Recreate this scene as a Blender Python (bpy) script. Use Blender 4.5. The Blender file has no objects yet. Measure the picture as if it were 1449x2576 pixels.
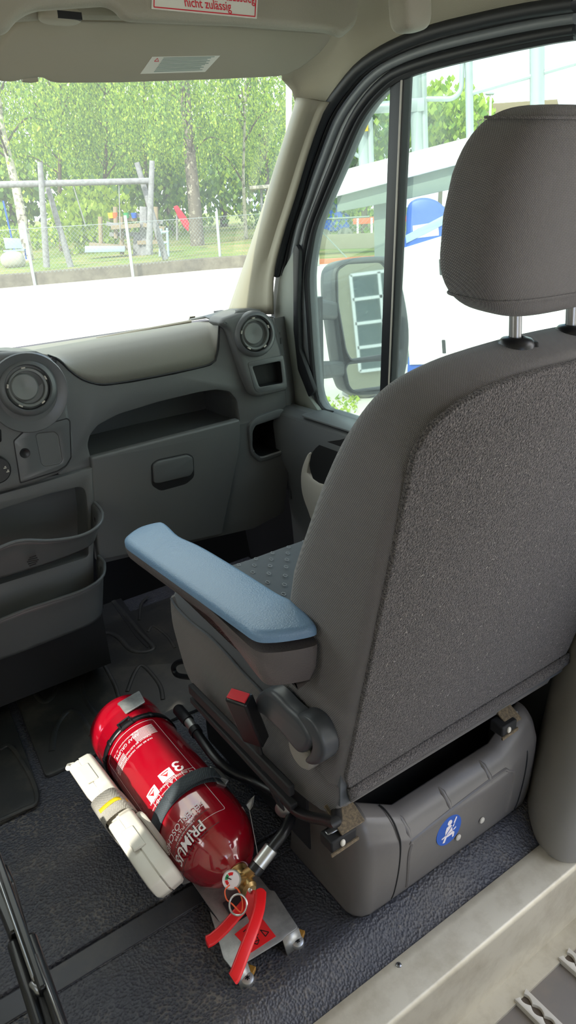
import bpy, bmesh, math, random
from mathutils import Vector, Matrix, noise
from mathutils.geometry import tessellate_polygon
random.seed(7)
S = bpy.context.scene
COL = S.collection
# ------------------------------------------------------------------ camera, light, exposure
# metres; cab floor is z = 0, street is z = GZ, +y is the driving direction, +x the passenger side
GZ = -0.60
FPX = 1816.84
EYE = Vector((0, 0, 1.15))
CR, CU, CF = Vector((0.81583, -0.57598, -0.05154)), Vector((0.2663, 0.29509, 0.91761)), Vector((0.51332, 0.76234, -0.39412))
cam = bpy.data.cameras.new('camera'); cam_o = bpy.data.objects.new('camera', cam); COL.objects.link(cam_o)
cam.sensor_fit = 'VERTICAL'; cam.sensor_height = 24.0; cam.lens = 24.0 * FPX / 2576
cam.clip_start = 0.02; cam.clip_end = 600
cam_o.matrix_world = Matrix(((CR.x, CU.x, -CF.x, EYE.x), (CR.y, CU.y, -CF.y, EYE.y), (CR.z, CU.z, -CF.z, EYE.z), (0, 0, 0, 1)))
S.camera = cam_o

S.view_settings.view_transform = 'Standard'; S.view_settings.look = 'None'
S.view_settings.gamma = 1.0; S.view_settings.use_curve_mapping = False
S.view_settings.exposure = 1.0

SUN_DIR = Vector((1.0, 0.55, -1.0)).normalized()
sl = bpy.data.lights.new('sun', 'SUN'); sl.energy = 5.2; sl.angle = math.radians(0.6); sl.color = (1.0, 0.95, 0.86)
so = bpy.data.objects.new('sun', sl); COL.objects.link(so); so.rotation_euler = SUN_DIR.to_track_quat('-Z', 'Y').to_euler()

W = bpy.data.worlds.new('sky'); S.world = W; W.use_nodes = True
nt = W.node_tree; nt.nodes.clear()
wo = nt.nodes.new('ShaderNodeOutputWorld'); bg = nt.nodes.new('ShaderNodeBackground')
tc = nt.nodes.new('ShaderNodeTexCoord'); nz = nt.nodes.new('ShaderNodeTexNoise'); rp = nt.nodes.new('ShaderNodeValToRGB'); mx = nt.nodes.new('ShaderNodeMix'); mx.data_type = 'RGBA'
nz.inputs['Scale'].default_value = 2.2; nz.inputs['Detail'].default_value = 6
rp.color_ramp.elements[0].position = 0.36; rp.color_ramp.elements[1].position = 0.55
mx.inputs[6].default_value = (0.30, 0.52, 0.95, 1); mx.inputs[7].default_value = (1.0, 0.98, 0.95, 1)
nt.links.new(tc.outputs['Generated'], nz.inputs['Vector']); nt.links.new(nz.outputs['Fac'], rp.inputs['Fac'])
nt.links.new(rp.outputs['Color'], mx.inputs[0]); nt.links.new(mx.outputs[2], bg.inputs['Color'])
bg.inputs['Strength'].default_value = 2.2
nt.links.new(bg.outputs[0], wo.inputs[0])

# ------------------------------------------------------------------ helpers
def ray(px, py):
    return CR * ((px - 724.5) / FPX) + CU * ((1288 - py) / FPX) + CF
def on(px, py, n, c):                    # where the sight line through a photo pixel meets the plane n.p = c
    d = ray(px, py); n = Vector(n); return EYE + d * ((c - n.dot(EYE)) / n.dot(d))
def onx(px, py, v): return on(px, py, (1, 0, 0), v)
def ony(px, py, v): return on(px, py, (0, 1, 0), v)
def onz(px, py, v): return on(px, py, (0, 0, 1), v)

class Frame:                              # a plane in the place: origin, right, up, facing
    def __init__(s, O, U, V):
        s.O = Vector(O); s.U = Vector(U).normalized(); s.N = s.U.cross(Vector(V)).normalized(); s.V = s.N.cross(s.U); s.N = s.U.cross(s.V)
    def px(s, x, y):
        p = on(x, y, s.N, s.N.dot(s.O)) - s.O; return (p.dot(s.U), p.dot(s.V))
    def pts(s, L): return [s.px(*q) for q in L]
    def p(s, u, v, w=0.0): return s.O + s.U * u + s.V * v + s.N * w
    def shift(s, w): return Frame(s.O + s.N * w, s.U, s.V)

def lin(c):
    return tuple((v / 255 / 12.92) if v / 255 <= 0.04045 else ((v / 255 + 0.055) / 1.055) ** 2.4 for v in c)

MATS = {}
def mat(name, col, rough=0.5, metal=0.0, spec=0.5, bump=None, var=None, coat=0.0, trans=None, sheen=0.0):
    """bump=(kind, scale, strength, distance); var=(scale, colour2, lo, hi): noise mottling of the base colour"""
    m = bpy.data.materials.new(name); m.use_nodes = True; t = m.node_tree; b = t.nodes['Principled BSDF']
    b.inputs['Base Color'].default_value = (*col, 1); b.inputs['Roughness'].default_value = rough; b.inputs['Metallic'].default_value = metal
    b.inputs['Specular IOR Level'].default_value = spec; b.inputs['Coat Weight'].default_value = coat; b.inputs['Sheen Weight'].default_value = sheen
    co = t.nodes.new('ShaderNodeTexCoord')
    if var:
        n = t.nodes.new('ShaderNodeTexNoise'); n.inputs['Scale'].default_value = var[0]; n.inputs['Detail'].default_value = 5; n.inputs['Roughness'].default_value = 0.65
        r = t.nodes.new('ShaderNodeValToRGB'); r.color_ramp.elements[0].position = var[2]; r.color_ramp.elements[1].position = var[3]
        r.color_ramp.elements[0].color = (*col, 1); r.color_ramp.elements[1].color = (*var[1], 1)
        t.links.new(co.outputs['Object'], n.inputs['Vector']); t.links.new(n.outputs['Fac'], r.inputs['Fac']); t.links.new(r.outputs['Color'], b.inputs['Base Color'])
    if bump:
        kind, sc, st, di = bump[:4]
        if kind == 'noise':
            n = t.nodes.new('ShaderNodeTexNoise'); n.inputs['Scale'].default_value = sc; n.inputs['Detail'].default_value = 3; out = n.outputs['Fac']
            t.links.new(co.outputs['Object'], n.inputs['Vector'])
        elif kind == 'leather':
            n = t.nodes.new('ShaderNodeTexVoronoi'); n.feature = 'SMOOTH_F1'; n.inputs['Scale'].default_value = sc; n.inputs['Smoothness'].default_value = 0.4
            w = t.nodes.new('ShaderNodeTexNoise'); w.inputs['Scale'].default_value = sc * 0.4; a = t.nodes.new('ShaderNodeMixRGB'); a.blend_type = 'LINEAR_LIGHT'; a.inputs['Fac'].default_value = 0.002
            t.links.new(co.outputs['Object'], w.inputs['Vector']); t.links.new(co.outputs['Object'], a.inputs['Color1']); t.links.new(w.outputs['Color'], a.inputs['Color2'])
            t.links.new(a.outputs['Color'], n.inputs['Vector']); out = n.outputs['Distance']
            if len(bump) > 4:                    # dust caught between the grains, in patches
                ra = t.nodes.new('ShaderNodeValToRGB'); ra.color_ramp.elements[0].position = 0.50; ra.color_ramp.elements[1].position = 0.72
                n2 = t.nodes.new('ShaderNodeTexNoise'); n2.inputs['Scale'].default_value = 4.5; n2.inputs['Detail'].default_value = 6; n2.inputs['Roughness'].default_value = 0.7
                rb_ = t.nodes.new('ShaderNodeValToRGB'); rb_.color_ramp.elements[0].position = 0.46; rb_.color_ramp.elements[1].position = 0.68
                mu = t.nodes.new('ShaderNodeMath'); mu.operation = 'MULTIPLY'; mi = t.nodes.new('ShaderNodeMixRGB'); mi.inputs['Color2'].default_value = (*bump[4], 1)
                t.links.new(out, ra.inputs['Fac']); t.links.new(co.outputs['Object'], n2.inputs['Vector']); t.links.new(n2.outputs['Fac'], rb_.inputs['Fac'])
                t.links.new(ra.outputs['Color'], mu.inputs[0]); t.links.new(rb_.outputs['Color'], mu.inputs[1]); t.links.new(mu.outputs[0], mi.inputs['Fac'])
                t.links.new(r.outputs['Color'], mi.inputs['Color1']); t.links.new(mi.outputs['Color'], b.inputs['Base Color'])
        elif kind == 'weave':                # fine diagonal weave: two crossed waves
            outs = []
            for ang in (0.62, -0.62):
                mp = t.nodes.new('ShaderNodeMapping'); mp.inputs['Rotation'].default_value = (0.3, ang, 0.4)
                n = t.nodes.new('ShaderNodeTexWave'); n.inputs['Scale'].default_value = sc; n.bands_direction = 'X'
                t.links.new(co.outputs['Object'], mp.inputs['Vector']); t.links.new(mp.outputs['Vector'], n.inputs['Vector']); outs.append(n.outputs['Fac'])
            mm = t.nodes.new('ShaderNodeMath'); mm.operation = 'MULTIPLY'; t.links.new(outs[0], mm.inputs[0]); t.links.new(outs[1], mm.inputs[1]); out = mm.outputs[0]
            if not var:
                r = t.nodes.new('ShaderNodeValToRGB'); r.color_ramp.elements[0].color = (*[c * 0.62 for c in col], 1); r.color_ramp.elements[1].color = (*[c * 1.5 for c in col], 1)
                t.links.new(out, r.inputs['Fac']); t.links.new(r.outputs['Color'], b.inputs['Base Color'])
        bp = t.nodes.new('ShaderNodeBump'); bp.inputs['Strength'].default_value = st; bp.inputs['Distance'].default_value = di
        t.links.new(out, bp.inputs['Height']); t.links.new(bp.outputs['Normal'], b.inputs['Normal'])
    if trans:                                  # leaves: light passes through
        tr = t.nodes.new('ShaderNodeBsdfTranslucent'); tr.inputs['Color'].default_value = (*trans, 1)
        ms = t.nodes.new('ShaderNodeMixShader'); ms.inputs[0].default_value = 0.45
        t.links.new(b.outputs[0], ms.inputs[1]); t.links.new(tr.outputs[0], ms.inputs[2]); t.links.new(ms.outputs[0], t.nodes['Material Output'].inputs[0])
    MATS[name] = m; return m

def glass(name, tint, haze, refl=1.0):
    m = bpy.data.materials.new(name); m.use_nodes = True; t = m.node_tree; t.nodes.remove(t.nodes['Principled BSDF'])
    tr = t.nodes.new('ShaderNodeBsdfTransparent'); tr.inputs[0].default_value = (*tint, 1)
    gl = t.nodes.new('ShaderNodeBsdfGlossy'); gl.inputs['Roughness'].default_value = 0.02
    fr = t.nodes.new('ShaderNodeFresnel'); fr.inputs[0].default_value = 1.45
    mu = t.nodes.new('ShaderNodeMath'); mu.operation = 'MULTIPLY'; mu.inputs[1].default_value = refl
    m1 = t.nodes.new('ShaderNodeMixShader'); t.links.new(fr.outputs[0], mu.inputs[0]); t.links.new(mu.outputs[0], m1.inputs[0]); t.links.new(tr.outputs[0], m1.inputs[1]); t.links.new(gl.outputs[0], m1.inputs[2])
    df = t.nodes.new('ShaderNodeBsdfTranslucent'); df.inputs[0].default_value = (0.95, 1.0, 0.97, 1)
    m2 = t.nodes.new('ShaderNodeMixShader'); m2.inputs[0].default_value = haze
    t.links.new(m1.outputs[0], m2.inputs[1]); t.links.new(df.outputs[0], m2.inputs[2]); t.links.new(m2.outputs[0], t.nodes['Material Output'].inputs[0])
    MATS[name] = m; return m

def rot2(L, a): return [(x * math.cos(a) - y * math.sin(a), x * math.sin(a) + y * math.cos(a)) for x, y in L]
def area2(L): return sum(L[i][0] * L[(i + 1) % len(L)][1] - L[(i + 1) % len(L)][0] * L[i][1] for i in range(len(L))) / 2
def ccw(L): return list(L) if area2(L) > 0 else list(reversed(L))
def fillet(L, r, seg=5):
    out = []; n = len(L)
    for i in range(n):
        rr = r[i] if isinstance(r, (list, tuple)) else r
        p, a, b = Vector(L[i]), Vector(L[i - 1]), Vector(L[(i + 1) % n])
        u, v = (a - p), (b - p); lu, lv = u.length, v.length
        d = min(rr, lu * 0.48, lv * 0.48)
        if d < 1e-5 or u.angle(v) > 3.0: out.append(tuple(p)); continue
        s, e = p + u / lu * d, p + v / lv * d
        for k in range(seg + 1):
            t = k / seg; q = s * (1 - t) ** 2 + p * 2 * t * (1 - t) + e * t * t; out.append(tuple(q))
    return out
def spline(P, n=8, closed=False):            # Catmull-Rom through points of any dimension
    P = [Vector(p) for p in P]; out = []; m = len(P)
    for i in range(m if closed else m - 1):
        if closed: a, b, c, d = P[(i - 1) % m], P[i], P[(i + 1) % m], P[(i + 2) % m]
        else: a, b, c, d = P[max(i - 1, 0)], P[i], P[i + 1], P[min(i + 2, m - 1)]
        for k in range(n):
            t = k / n
            out.append(0.5 * ((2 * b) + (c - a) * t + (2 * a - 5 * b + 4 * c - d) * t * t + (3 * b - a - 3 * c + d) * t ** 3))
    if not closed: out.append(P[-1].copy())
    return out
def sp2(P, n=6): return [tuple(v) for v in spline(P, n, True)]
def offset2(L, d):                             # CCW loop, d > 0 goes inwards
    out = []; n = len(L)
    for i in range(n):
        p, a, b = Vector(L[i]), Vector(L[i - 1]), Vector(L[(i + 1) % n])
        e, f = (p - a), (b - p)
        if e.length < 1e-9: e = f
        if f.length < 1e-9: f = e
        e = e.normalized(); f = f.normalized()
        n1, n2 = Vector((-e.y, e.x)), Vector((-f.y, f.x)); m = n1 + n2
        if m.length < 1e-6: m = n1
        m.normalize(); k = max(0.5, m.dot(n1)); q = p + m * (d / k); out.append((q.x, q.y))
    return out
def rrect(w, h, r, cx=0, cy=0, seg=5):
    return fillet([(cx - w / 2, cy - h / 2), (cx + w / 2, cy - h / 2), (cx + w / 2, cy + h / 2), (cx - w / 2, cy + h / 2)], r, seg)
def circle2(r, n=32, cx=0, cy=0, ry=None): return [(cx + r * math.cos(2 * math.pi * i / n), cy + (ry or r) * math.sin(2 * math.pi * i / n)) for i in range(n)]

class MB:
    def __init__(s): s.v = []; s.f = []
    def add(s, V, F):
        o = len(s.v); s.v += [tuple(v) for v in V]; s.f += [tuple(i + o for i in f) for f in F]; return s
    def loft(s, loops, closed=True, cap=True, ring=False):
        n = len(loops[0]); o = len(s.v); m = len(loops)
        for L in loops: s.v += [tuple(p) for p in L]
        for j in range(m if ring else m - 1):
            j2 = (j + 1) % m
            for i in range(n if closed else n - 1):
                i2 = (i + 1) % n; s.f.append((o + j * n + i, o + j * n + i2, o + j2 * n + i2, o + j2 * n + i))
        if cap and closed and not ring:
            s.f.append(tuple(o + i for i in range(n - 1, -1, -1))); s.f.append(tuple(o + (m - 1) * n + i for i in range(n)))
        return s
    def tube(s, P, r, n=10, closed=False, flat=None):
        P = [Vector(p) for p in P]; m = len(P); loops = []; up = None
        for i in range(m):
            a = P[i - 1] if (i > 0 or closed) else P[i]; b = P[(i + 1) % m] if (i < m - 1 or closed) else P[i]
            t = (b - a).normalized()
            if up is None: up = Vector((0, 0, 1)) if abs(t.z) < 0.9 else Vector((1, 0, 0))
            x = t.cross(up).normalized(); y = x.cross(t).normalized(); up = y
            rr = r[i] if isinstance(r, (list, tuple)) else r
            loops.append([P[i] + x * (rr * math.cos(2 * math.pi * k / n)) + y * ((flat if flat else 1) * rr * math.sin(2 * math.pi * k / n)) for k in range(n)])
        return s.loft(loops, True, True, closed)
    def lathe(s, prof, O, axis, n=40, cap=True):      # prof: (radius, distance along axis)
        O, a = Vector(O), Vector(axis).normalized(); x = a.orthogonal().normalized(); y = a.cross(x)
        return s.loft([[O + a * h + x * (r * math.cos(2 * math.pi * k / n)) + y * (r * math.sin(2 * math.pi * k / n)) for k in range(n)] for r, h in prof], True, cap)
    def box(s, c, size, M=None):
        c = Vector(c); V = [Vector((sx * size[0] / 2, sy * size[1] / 2, sz * size[2] / 2)) for sx in (-1, 1) for sy in (-1, 1) for sz in (-1, 1)]
        if M: V = [M @ v for v in V]
        return s.add([c + v for v in V], [(0, 1, 3, 2), (4, 6, 7, 5), (0, 4, 5, 1), (2, 3, 7, 6), (0, 2, 6, 4), (1, 5, 7, 3)])
    def bar(s, a, b, w, h, up=(0, 0, 1)):
        a, b = Vector(a), Vector(b); t = (b - a).normalized(); x = t.cross(Vector(up)).normalized(); y = x.cross(t)
        return s.loft([[p + x * (w / 2 * i) + y * (h / 2 * j) for i, j in ((-1, -1), (1, -1), (1, 1), (-1, 1))] for p in (a, b)])
    def slab(s, fr, outer, depth, bev=0.0, holes=(), seg=2, hbev=None, back=True):
        """plate in a Frame: front face at w = 0 looking along +N, thickness backwards, rounded front edges, holes cut through"""
        loops = [ccw(outer)] + [list(reversed(ccw(h))) for h in holes]
        fronts = []; backs = []
        for li, L in enumerate(loops):
            b = bev if li == 0 or hbev is None else hbev
            rings = [(0.0, -depth), (0.0, -b)] if b else [(0.0, -depth), (0.0, 0.0)]
            if b:
                for k in range(1, seg + 1):
                    t = k / seg * math.pi / 2; rings.append((b * (1 - math.cos(t)), -b * (1 - math.sin(t))))
            n = len(L); o = len(s.v)
            for d, w in rings:
                for q in (offset2(L, d) if d else L): s.v.append(tuple(fr.p(q[0], q[1], w)))
            for j in range(len(rings) - 1):
                for i in range(n):
                    i2 = (i + 1) % n; s.f.append((o + j * n + i, o + j * n + i2, o + (j + 1) * n + i2, o + (j + 1) * n + i))
            backs.append([o + i for i in range(n)]); fronts.append([o + (len(rings) - 1) * n + i for i in range(n)])
        def flat(ids): return [[Vector(((Vector(s.v[i]) - fr.O).dot(fr.U), (Vector(s.v[i]) - fr.O).dot(fr.V), 0)) for i in g] for g in ids]
        for ids, flip in ((fronts, False), (backs, True)):
            if flip and not back: continue
            allid = [i for g in ids for i in g]
            for t in tessellate_polygon(flat(ids)): s.f.append(tuple(allid[i] for i in (t[::-1] if flip else t)))
        return s
    def pocket(s, fr, loop, depth, shrink=0.0, off=0.0, drop=0.0):    # walls and floor of a recess, open towards +N
        L = ccw(loop); I = offset2(L, shrink) if shrink else L; n = len(L)
        o = len(s.v); s.v += [tuple(fr.p(x, y, -off)) for x, y in L] + [tuple(fr.p(x, y + drop, -off - depth)) for x, y in I]
        for i in range(n): j = (i + 1) % n; s.f.append((o + i, o + n + i, o + n + j, o + j))
        for t in tessellate_polygon([[Vector((x, y, 0)) for x, y in I]]): s.f.append(tuple(o + n + i for i in t))
        return s
    def sell(s, c, r, e1=0.5, e2=0.5, nu=32, nv=16, warp=None, M=None):   # superellipsoid
        c = Vector(c); sg = lambda v, e: math.copysign(abs(v) ** e, v); loops = []
        for j in range(nv + 1):
            v = -math.pi / 2 + math.pi * j / nv; L = []
            for i in range(nu):
                u = 2 * math.pi * i / nu
                p = Vector((r[0] * sg(math.cos(v), e1) * sg(math.cos(u), e2), r[1] * sg(math.cos(v), e1) * sg(math.sin(u), e2), r[2] * sg(math.sin(v), e1)))
                if warp: p = warp(p)
                L.append(c + (M @ p if M else p))
            loops.append(L)
        return s.loft(loops)
    def build(s, name, m, parent=None, angle=38, bevel=0.0, sub=0, solid=0.0, flat=False, seg=2):
        me = bpy.data.meshes.new(name); bm = bmesh.new(); vs = [bm.verts.new(v) for v in s.v]
        for f in s.f:
            if len(set(f)) >= 3:
                try: bm.faces.new([vs[i] for i in f])
                except ValueError: pass
        bmesh.ops.remove_doubles(bm, verts=bm.verts, dist=2e-5)
        bmesh.ops.recalc_face_normals(bm, faces=bm.faces)
        if not flat:
            for f in bm.faces: f.smooth = True
            for e in bm.edges:
                if len(e.link_faces) == 2 and e.calc_face_angle(0) > math.radians(angle): e.smooth = False
        bm.to_mesh(me); bm.free()
        me.materials.append(m if not isinstance(m, str) else MATS[m])
        o = bpy.data.objects.new(name, me); COL.objects.link(o)
        if solid: d = o.modifiers.new('solid', 'SOLIDIFY'); d.thickness = solid; d.offset = 0
        if bevel: d = o.modifiers.new('bevel', 'BEVEL'); d.width = bevel; d.segments = seg; d.limit_method = 'ANGLE'; d.angle_limit = math.radians(35)
        if sub: d = o.modifiers.new('sub', 'SUBSURF'); d.levels = sub; d.render_levels = sub
        if parent: kid(o, parent)
        return o
def kid(o, parent):
    o.parent = parent
    o.matrix_parent_inverse = Matrix.Translation(-parent.location) if parent.type == 'EMPTY' else Matrix.Identity(4)
    return o
def tag(o, label=None, cat=None, group=None, kind=None):
    if label: o['label'] = label
    if cat: o['category'] = cat
    if group: o['group'] = group
    if kind: o['kind'] = kind
    return o
def thing(name, label, cat, loc=(0, 0, 0), group=None, kind=None):
    o = bpy.data.objects.new(name, None); COL.objects.link(o); o.location = loc; o.empty_display_size = 0.05
    return tag(o, label, cat, group, kind)
def text_tris(body, size, align='CENTER', shear=0.0, bold=0.0):
    c = bpy.data.curves.new('lettering', 'FONT'); c.body = body; c.size = 1.0; c.align_x = align; c.align_y = 'CENTER'; c.shear = shear; c.offset = bold; c.resolution_u = 3
    o = bpy.data.objects.new('lettering', c); COL.objects.link(o); bpy.context.view_layer.update()
    me = bpy.data.meshes.new_from_object(o.evaluated_get(bpy.context.evaluated_depsgraph_get()))
    bpy.data.objects.remove(o); bpy.data.curves.remove(c)
    V = [(v.co.x * size, v.co.y * size) for v in me.vertices]; F = [tuple(p.vertices) for p in me.polygons]; bpy.data.meshes.remove(me); return V, F
def write(mb, f, body, size, cx=0, cy=0, align='CENTER', ang=0.0, shear=0.0, bold=0.0, sx=1.0):
    V, F = text_tris(body, size, align, shear, bold); V = rot2([(x * sx, y) for x, y in V], ang)
    mb.add([f(x + cx, y + cy) for x, y in V], F); return mb
# ------------------------------------------------------------------ materials
mat('dash', lin((100, 101, 102)), 0.42, bump=('noise', 420, 0.12, 0.002))
mat('dash_smooth', lin((94, 96, 98)), 0.32)
mat('black', lin((24, 24, 27)), 0.35)
mat('blackmatt', lin((30, 30, 33)), 0.65)
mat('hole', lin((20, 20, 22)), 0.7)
mat('pad', lin((122, 119, 111)), 0.55, bump=('noise', 500, 0.1, 0.002))
mat('lining', lin((172, 168, 150)), 0.9, bump=('noise', 700, 0.25, 0.002))
mat('shelf', lin((150, 146, 132)), 0.6, bump=('noise', 380, 0.25, 0.002))
mat('visor', lin((163, 158, 142)), 0.7)
mat('pillar', lin((154, 149, 132)), 0.5)
mat('cloth_mark', lin((150, 152, 156)), 0.9)
mat('greytrim', lin((142, 138, 132)), 0.55, bump=('noise', 500, 0.1, 0.002))
mat('lightgrey', lin((196, 190, 180)), 0.45)
mat('rubber', lin((61, 62, 70)), 0.5, bump=('leather', 215, 0.7, 0.003, lin((112, 105, 98))), var=(5, lin((84, 80, 78)), 0.52, 0.85))
mat('stripplain', lin((60, 60, 66)), 0.5, var=(6, lin((84, 80, 76)), 0.5, 0.8), bump=('noise', 120, 0.15, 0.002))
mat('matrubber', lin((48, 48, 47)), 0.5, var=(9, lin((84, 80, 72)), 0.5, 0.8), bump=('noise', 90, 0.1, 0.003))
mat('seal', lin((36, 38, 42)), 0.45)
mat('frame', lin((124, 130, 134)), 0.35)
mat('cornergrey', lin((150, 156, 148)), 0.5)
mat('rust', lin((92, 82, 68)), 0.8, 0.2, var=(220, lin((136, 118, 92)), 0.4, 0.7))
mat('shellgrey', lin((170, 168, 160)), 0.8)
mat('fabric', lin((106, 102, 101)), 0.85, bump=('weave', 185, 0.5, 0.0015), sheen=0.2)
mat('fabric_plain', lin((76, 80, 86)), 0.9, bump=('noise', 800, 0.3, 0.001), sheen=0.2)
mat('carpet', lin((44, 41, 42)), 1.0, bump=('noise', 380, 1.0, 0.006), var=(460, lin((146, 137, 134)), 0.42, 0.80), sheen=0.2)
mat('coverplastic', lin((102, 98, 96)), 0.36, bump=('noise', 30, 0.05, 0.01))
mat('armtop_sky_tint', lin((112, 142, 172)), 0.38, bump=('leather', 420, 0.35, 0.001))  # blue reflection of the sky is put into this base colour
mat('armside', lin((92, 86, 86)), 0.42, bump=('leather', 380, 0.4, 0.001))
mat('red', lin((164, 6, 30)), 0.2, coat=1.0); MATS['red'].node_tree.nodes['Principled BSDF'].inputs['Coat IOR'].default_value = 1.9; MATS['red'].node_tree.nodes['Principled BSDF'].inputs['Coat Roughness'].default_value = 0.06
mat('redlever', lin((222, 28, 34)), 0.35)
mat('silver', lin((200, 200, 198)), 0.35, 0.9)
mat('galv', lin((186, 186, 184)), 0.45, 0.65, var=(26, lin((140, 140, 138)), 0.35, 0.7))
mat('steel', lin((150, 150, 152)), 0.3, 0.9)
mat('brass', lin((190, 160, 110)), 0.4, 0.9)
mat('white_plastic', lin((216, 211, 200)), 0.4)
mat('print', lin((236, 226, 228)), 0.5)
mat('printblack', lin((28, 22, 22)), 0.5)
mat('webbing', lin((70, 78, 84)), 0.75, bump=('weave', 130, 0.5, 0.001))
mat('mesh_strap', lin((188, 182, 172)), 0.7, bump=('weave', 150, 1.0, 0.001))
mat('yellow', lin((226, 190, 20)), 0.6)
mat('orange', lin((236, 96, 50)), 0.5)
mat('buckle', lin((206, 40, 52)), 0.4)
mat('alu', lin((196, 188, 170)), 0.48, 0.45, var=(16, lin((168, 158, 138)), 0.45, 0.8), bump=('noise', 160, 0.06, 0.001))
mat('cargo', lin((112, 106, 100)), 0.6, var=(12, lin((128, 116, 104)), 0.4, 0.8))
mat('raildirt', lin((92, 80, 68)), 0.9)
mat('blue', lin((28, 84, 176)), 0.45)
mat('sticker', lin((226, 226, 216)), 0.3)
mat('redprint', lin((214, 50, 66)), 0.5)
mat('fineprint', lin((150, 168, 160)), 0.6)
mat('amber', lin((150, 108, 40)), 0.5)
mat('mirror', (0.9, 0.93, 0.92), 0.02, 1.0)
mat('mirrorcase', lin((78, 82, 84)), 0.5)
glass('windscreen', (0.63, 0.68, 0.61), 0.045, 0.15)
glass('clearglass', (0.98, 0.99, 0.98), 0.0, 0.3)
glass('sideglass', (0.65, 0.73, 0.69), 0.025, 0.3)

# ------------------------------------------------------------------ the cab: floor, sill, walls, roof, glass
def xline(profile, x0, x1, n=2):            # sweep a (y, z) profile along x
    return [[Vector((x, y, z)) for y, z in profile] for x in [x0 + (x1 - x0) * i / (n - 1) for i in range(n)]]
prof = [(2.05, 0.0), (0.926, 0.0), (0.9235, -0.006), (0.9195, -0.006), (0.917, 0.0), (0.872, 0.0), (0.871, -0.002), (0.869, -0.002), (0.868, 0.0), (0.70, 0.0), (0.685, 0.004), (0.67, 0.007), (0.655, 0.004), (0.64, -0.006), (0.625, -0.018), (0.612, -0.026), (0.600, -0.030), (0.600, -0.06), (2.05, -0.06)]
f = MB().loft(xline(prof, -0.56, 1.16), True, True).build('floor', 'rubber', angle=60); tag(f, kind='structure')
ws_ = MB().box((0.10, 0.8945, 0.0005), (0.84, 0.043, 0.003)).build('trim_4', 'stripplain', bevel=0.001); tag(ws_, 'smooth joining strip across the rubber floor', 'trim', kind='structure')
sill = MB().loft(xline([(0.602, -0.031), (0.600, -0.027), (0.585, -0.027), (0.578, -0.0305), (0.534, -0.030), (0.529, -0.033), (0.5275, -0.040), (0.5275, -0.186), (0.490, -0.186), (0.490, -0.196), (0.602, -0.196)], -0.56, 1.2), True, True).build('trim_1', 'alu', angle=50)
tag(sill, 'aluminium step sill between the cab floor and the lower load floor', 'sill', kind='structure')
for px, py in ((1003, 2427),):
    p = onz(px, py, -0.0265)
    sc = thing('screw', 'small cross-head screw in the aluminium step sill', 'screw', p)
    MB().lathe([(0.0, 0.002), (0.003, 0.0018), (0.0048, 0.0005), (0.0052, -0.003)], p, (0, 0, 1), 20).build('screw_head', 'steel', sc)
    x = MB(); x.box(p + Vector((0, 0, 0.0021)), (0.005, 0.001, 0.0006)); x.box(p + Vector((0, 0, 0.0021)), (0.001, 0.005, 0.0006)); x.build('slot', 'hole', sc)
f = MB().loft(xline([(0.60, -0.192), (-2.7, -0.192), (-2.7, -0.25), (0.60, -0.25)], -0.6, 1.25)).build('floor_cargo', 'cargo'); tag(f, kind='structure')

def lash_rail(L0, L1, label, grp):            # twin toothed aluminium lashing rail set into the load floor, running back along -y
    a = onz(*L0, -0.180); w = (onz(*L1, -0.180) - a).length
    t = thing('lashing_rail', label, 'rail', (a.x + w / 2, a.y, -0.190), grp)
    for sgn, x0 in ((1, a.x), (-1, a.x + w)):
        P = [(x0, a.y), (x0, a.y - 0.5)]; inner = []
        y = a.y - 0.5
        while y < a.y - 0.001:
            for k in range(6):
                inner.append((x0 + sgn * (w * 0.44 - 0.006 * abs(math.sin(math.pi * k / 6))), min(y + 0.025 * k / 6, a.y)))
            y += 0.025
        MB().slab(Frame((0, 0, -0.180), (1, 0, 0), (0, 1, 0)), P[::1] + inner, 0.012, 0.0012).build('rail_flange', 'lightgrey', t)
    MB().box((a.x + w / 2, a.y - 0.25, -0.189), (w * 0.9, 0.5, 0.003)).build('rail_channel', 'raildirt', t)
lash_rail((1294, 2512), (1319, 2482), 'slotted aluminium lashing rail nearer the extinguisher in the load floor', 'lashing rails in the load floor')
lash_rail((1404, 2407), (1430, 2382), 'slotted aluminium lashing rail cut by the right edge of the photo', 'lashing rails in the load floor')

# planes of the body
DN = Vector((1, 0, 0.108)); DC = 1.247                      # side glass plane (leans inwards)
def door(px, py, d=0.0): return on(px, py, DN, DC - d)
DFR = Frame(door(900, 700), (0, 1, 0), Vector((-0.108, 0, 1)));
if DFR.N.x > 0: DFR = Frame(door(900, 700), (0, -1, 0), Vector((-0.108, 0, 1)))
WN = (0, 1, 1.04); WC = 2.834                                # nominal windscreen plane near its right edge
def ws(px, py, d=0.0): return on(px, py, WN, WC - d)

# windscreen: curved, raked
bot = [(-0.52, 1.86, 0.84), (-0.25, 2.06, 0.82), (0.30, 2.17, 0.81), (0.85, 2.08, 0.82), (1.16, 1.92, 0.85)]
top = [(-0.42, 1.36, 1.41), (-0.15, 1.43, 1.43), (0.30, 1.47, 1.44), (0.75, 1.44, 1.43), (1.05, 1.36, 1.405)]
B, T = spline(bot, 6), spline(top, 6)
rows = [[b.lerp(t, k / 8) + Vector((0, 0.03, 0.03)) * math.sin(math.pi * k / 8) for b, t in zip(B, T)] for k in range(9)]
w1 = MB().loft(rows, False, False).build('window_1', 'windscreen'); tag(w1, kind='structure')

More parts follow.
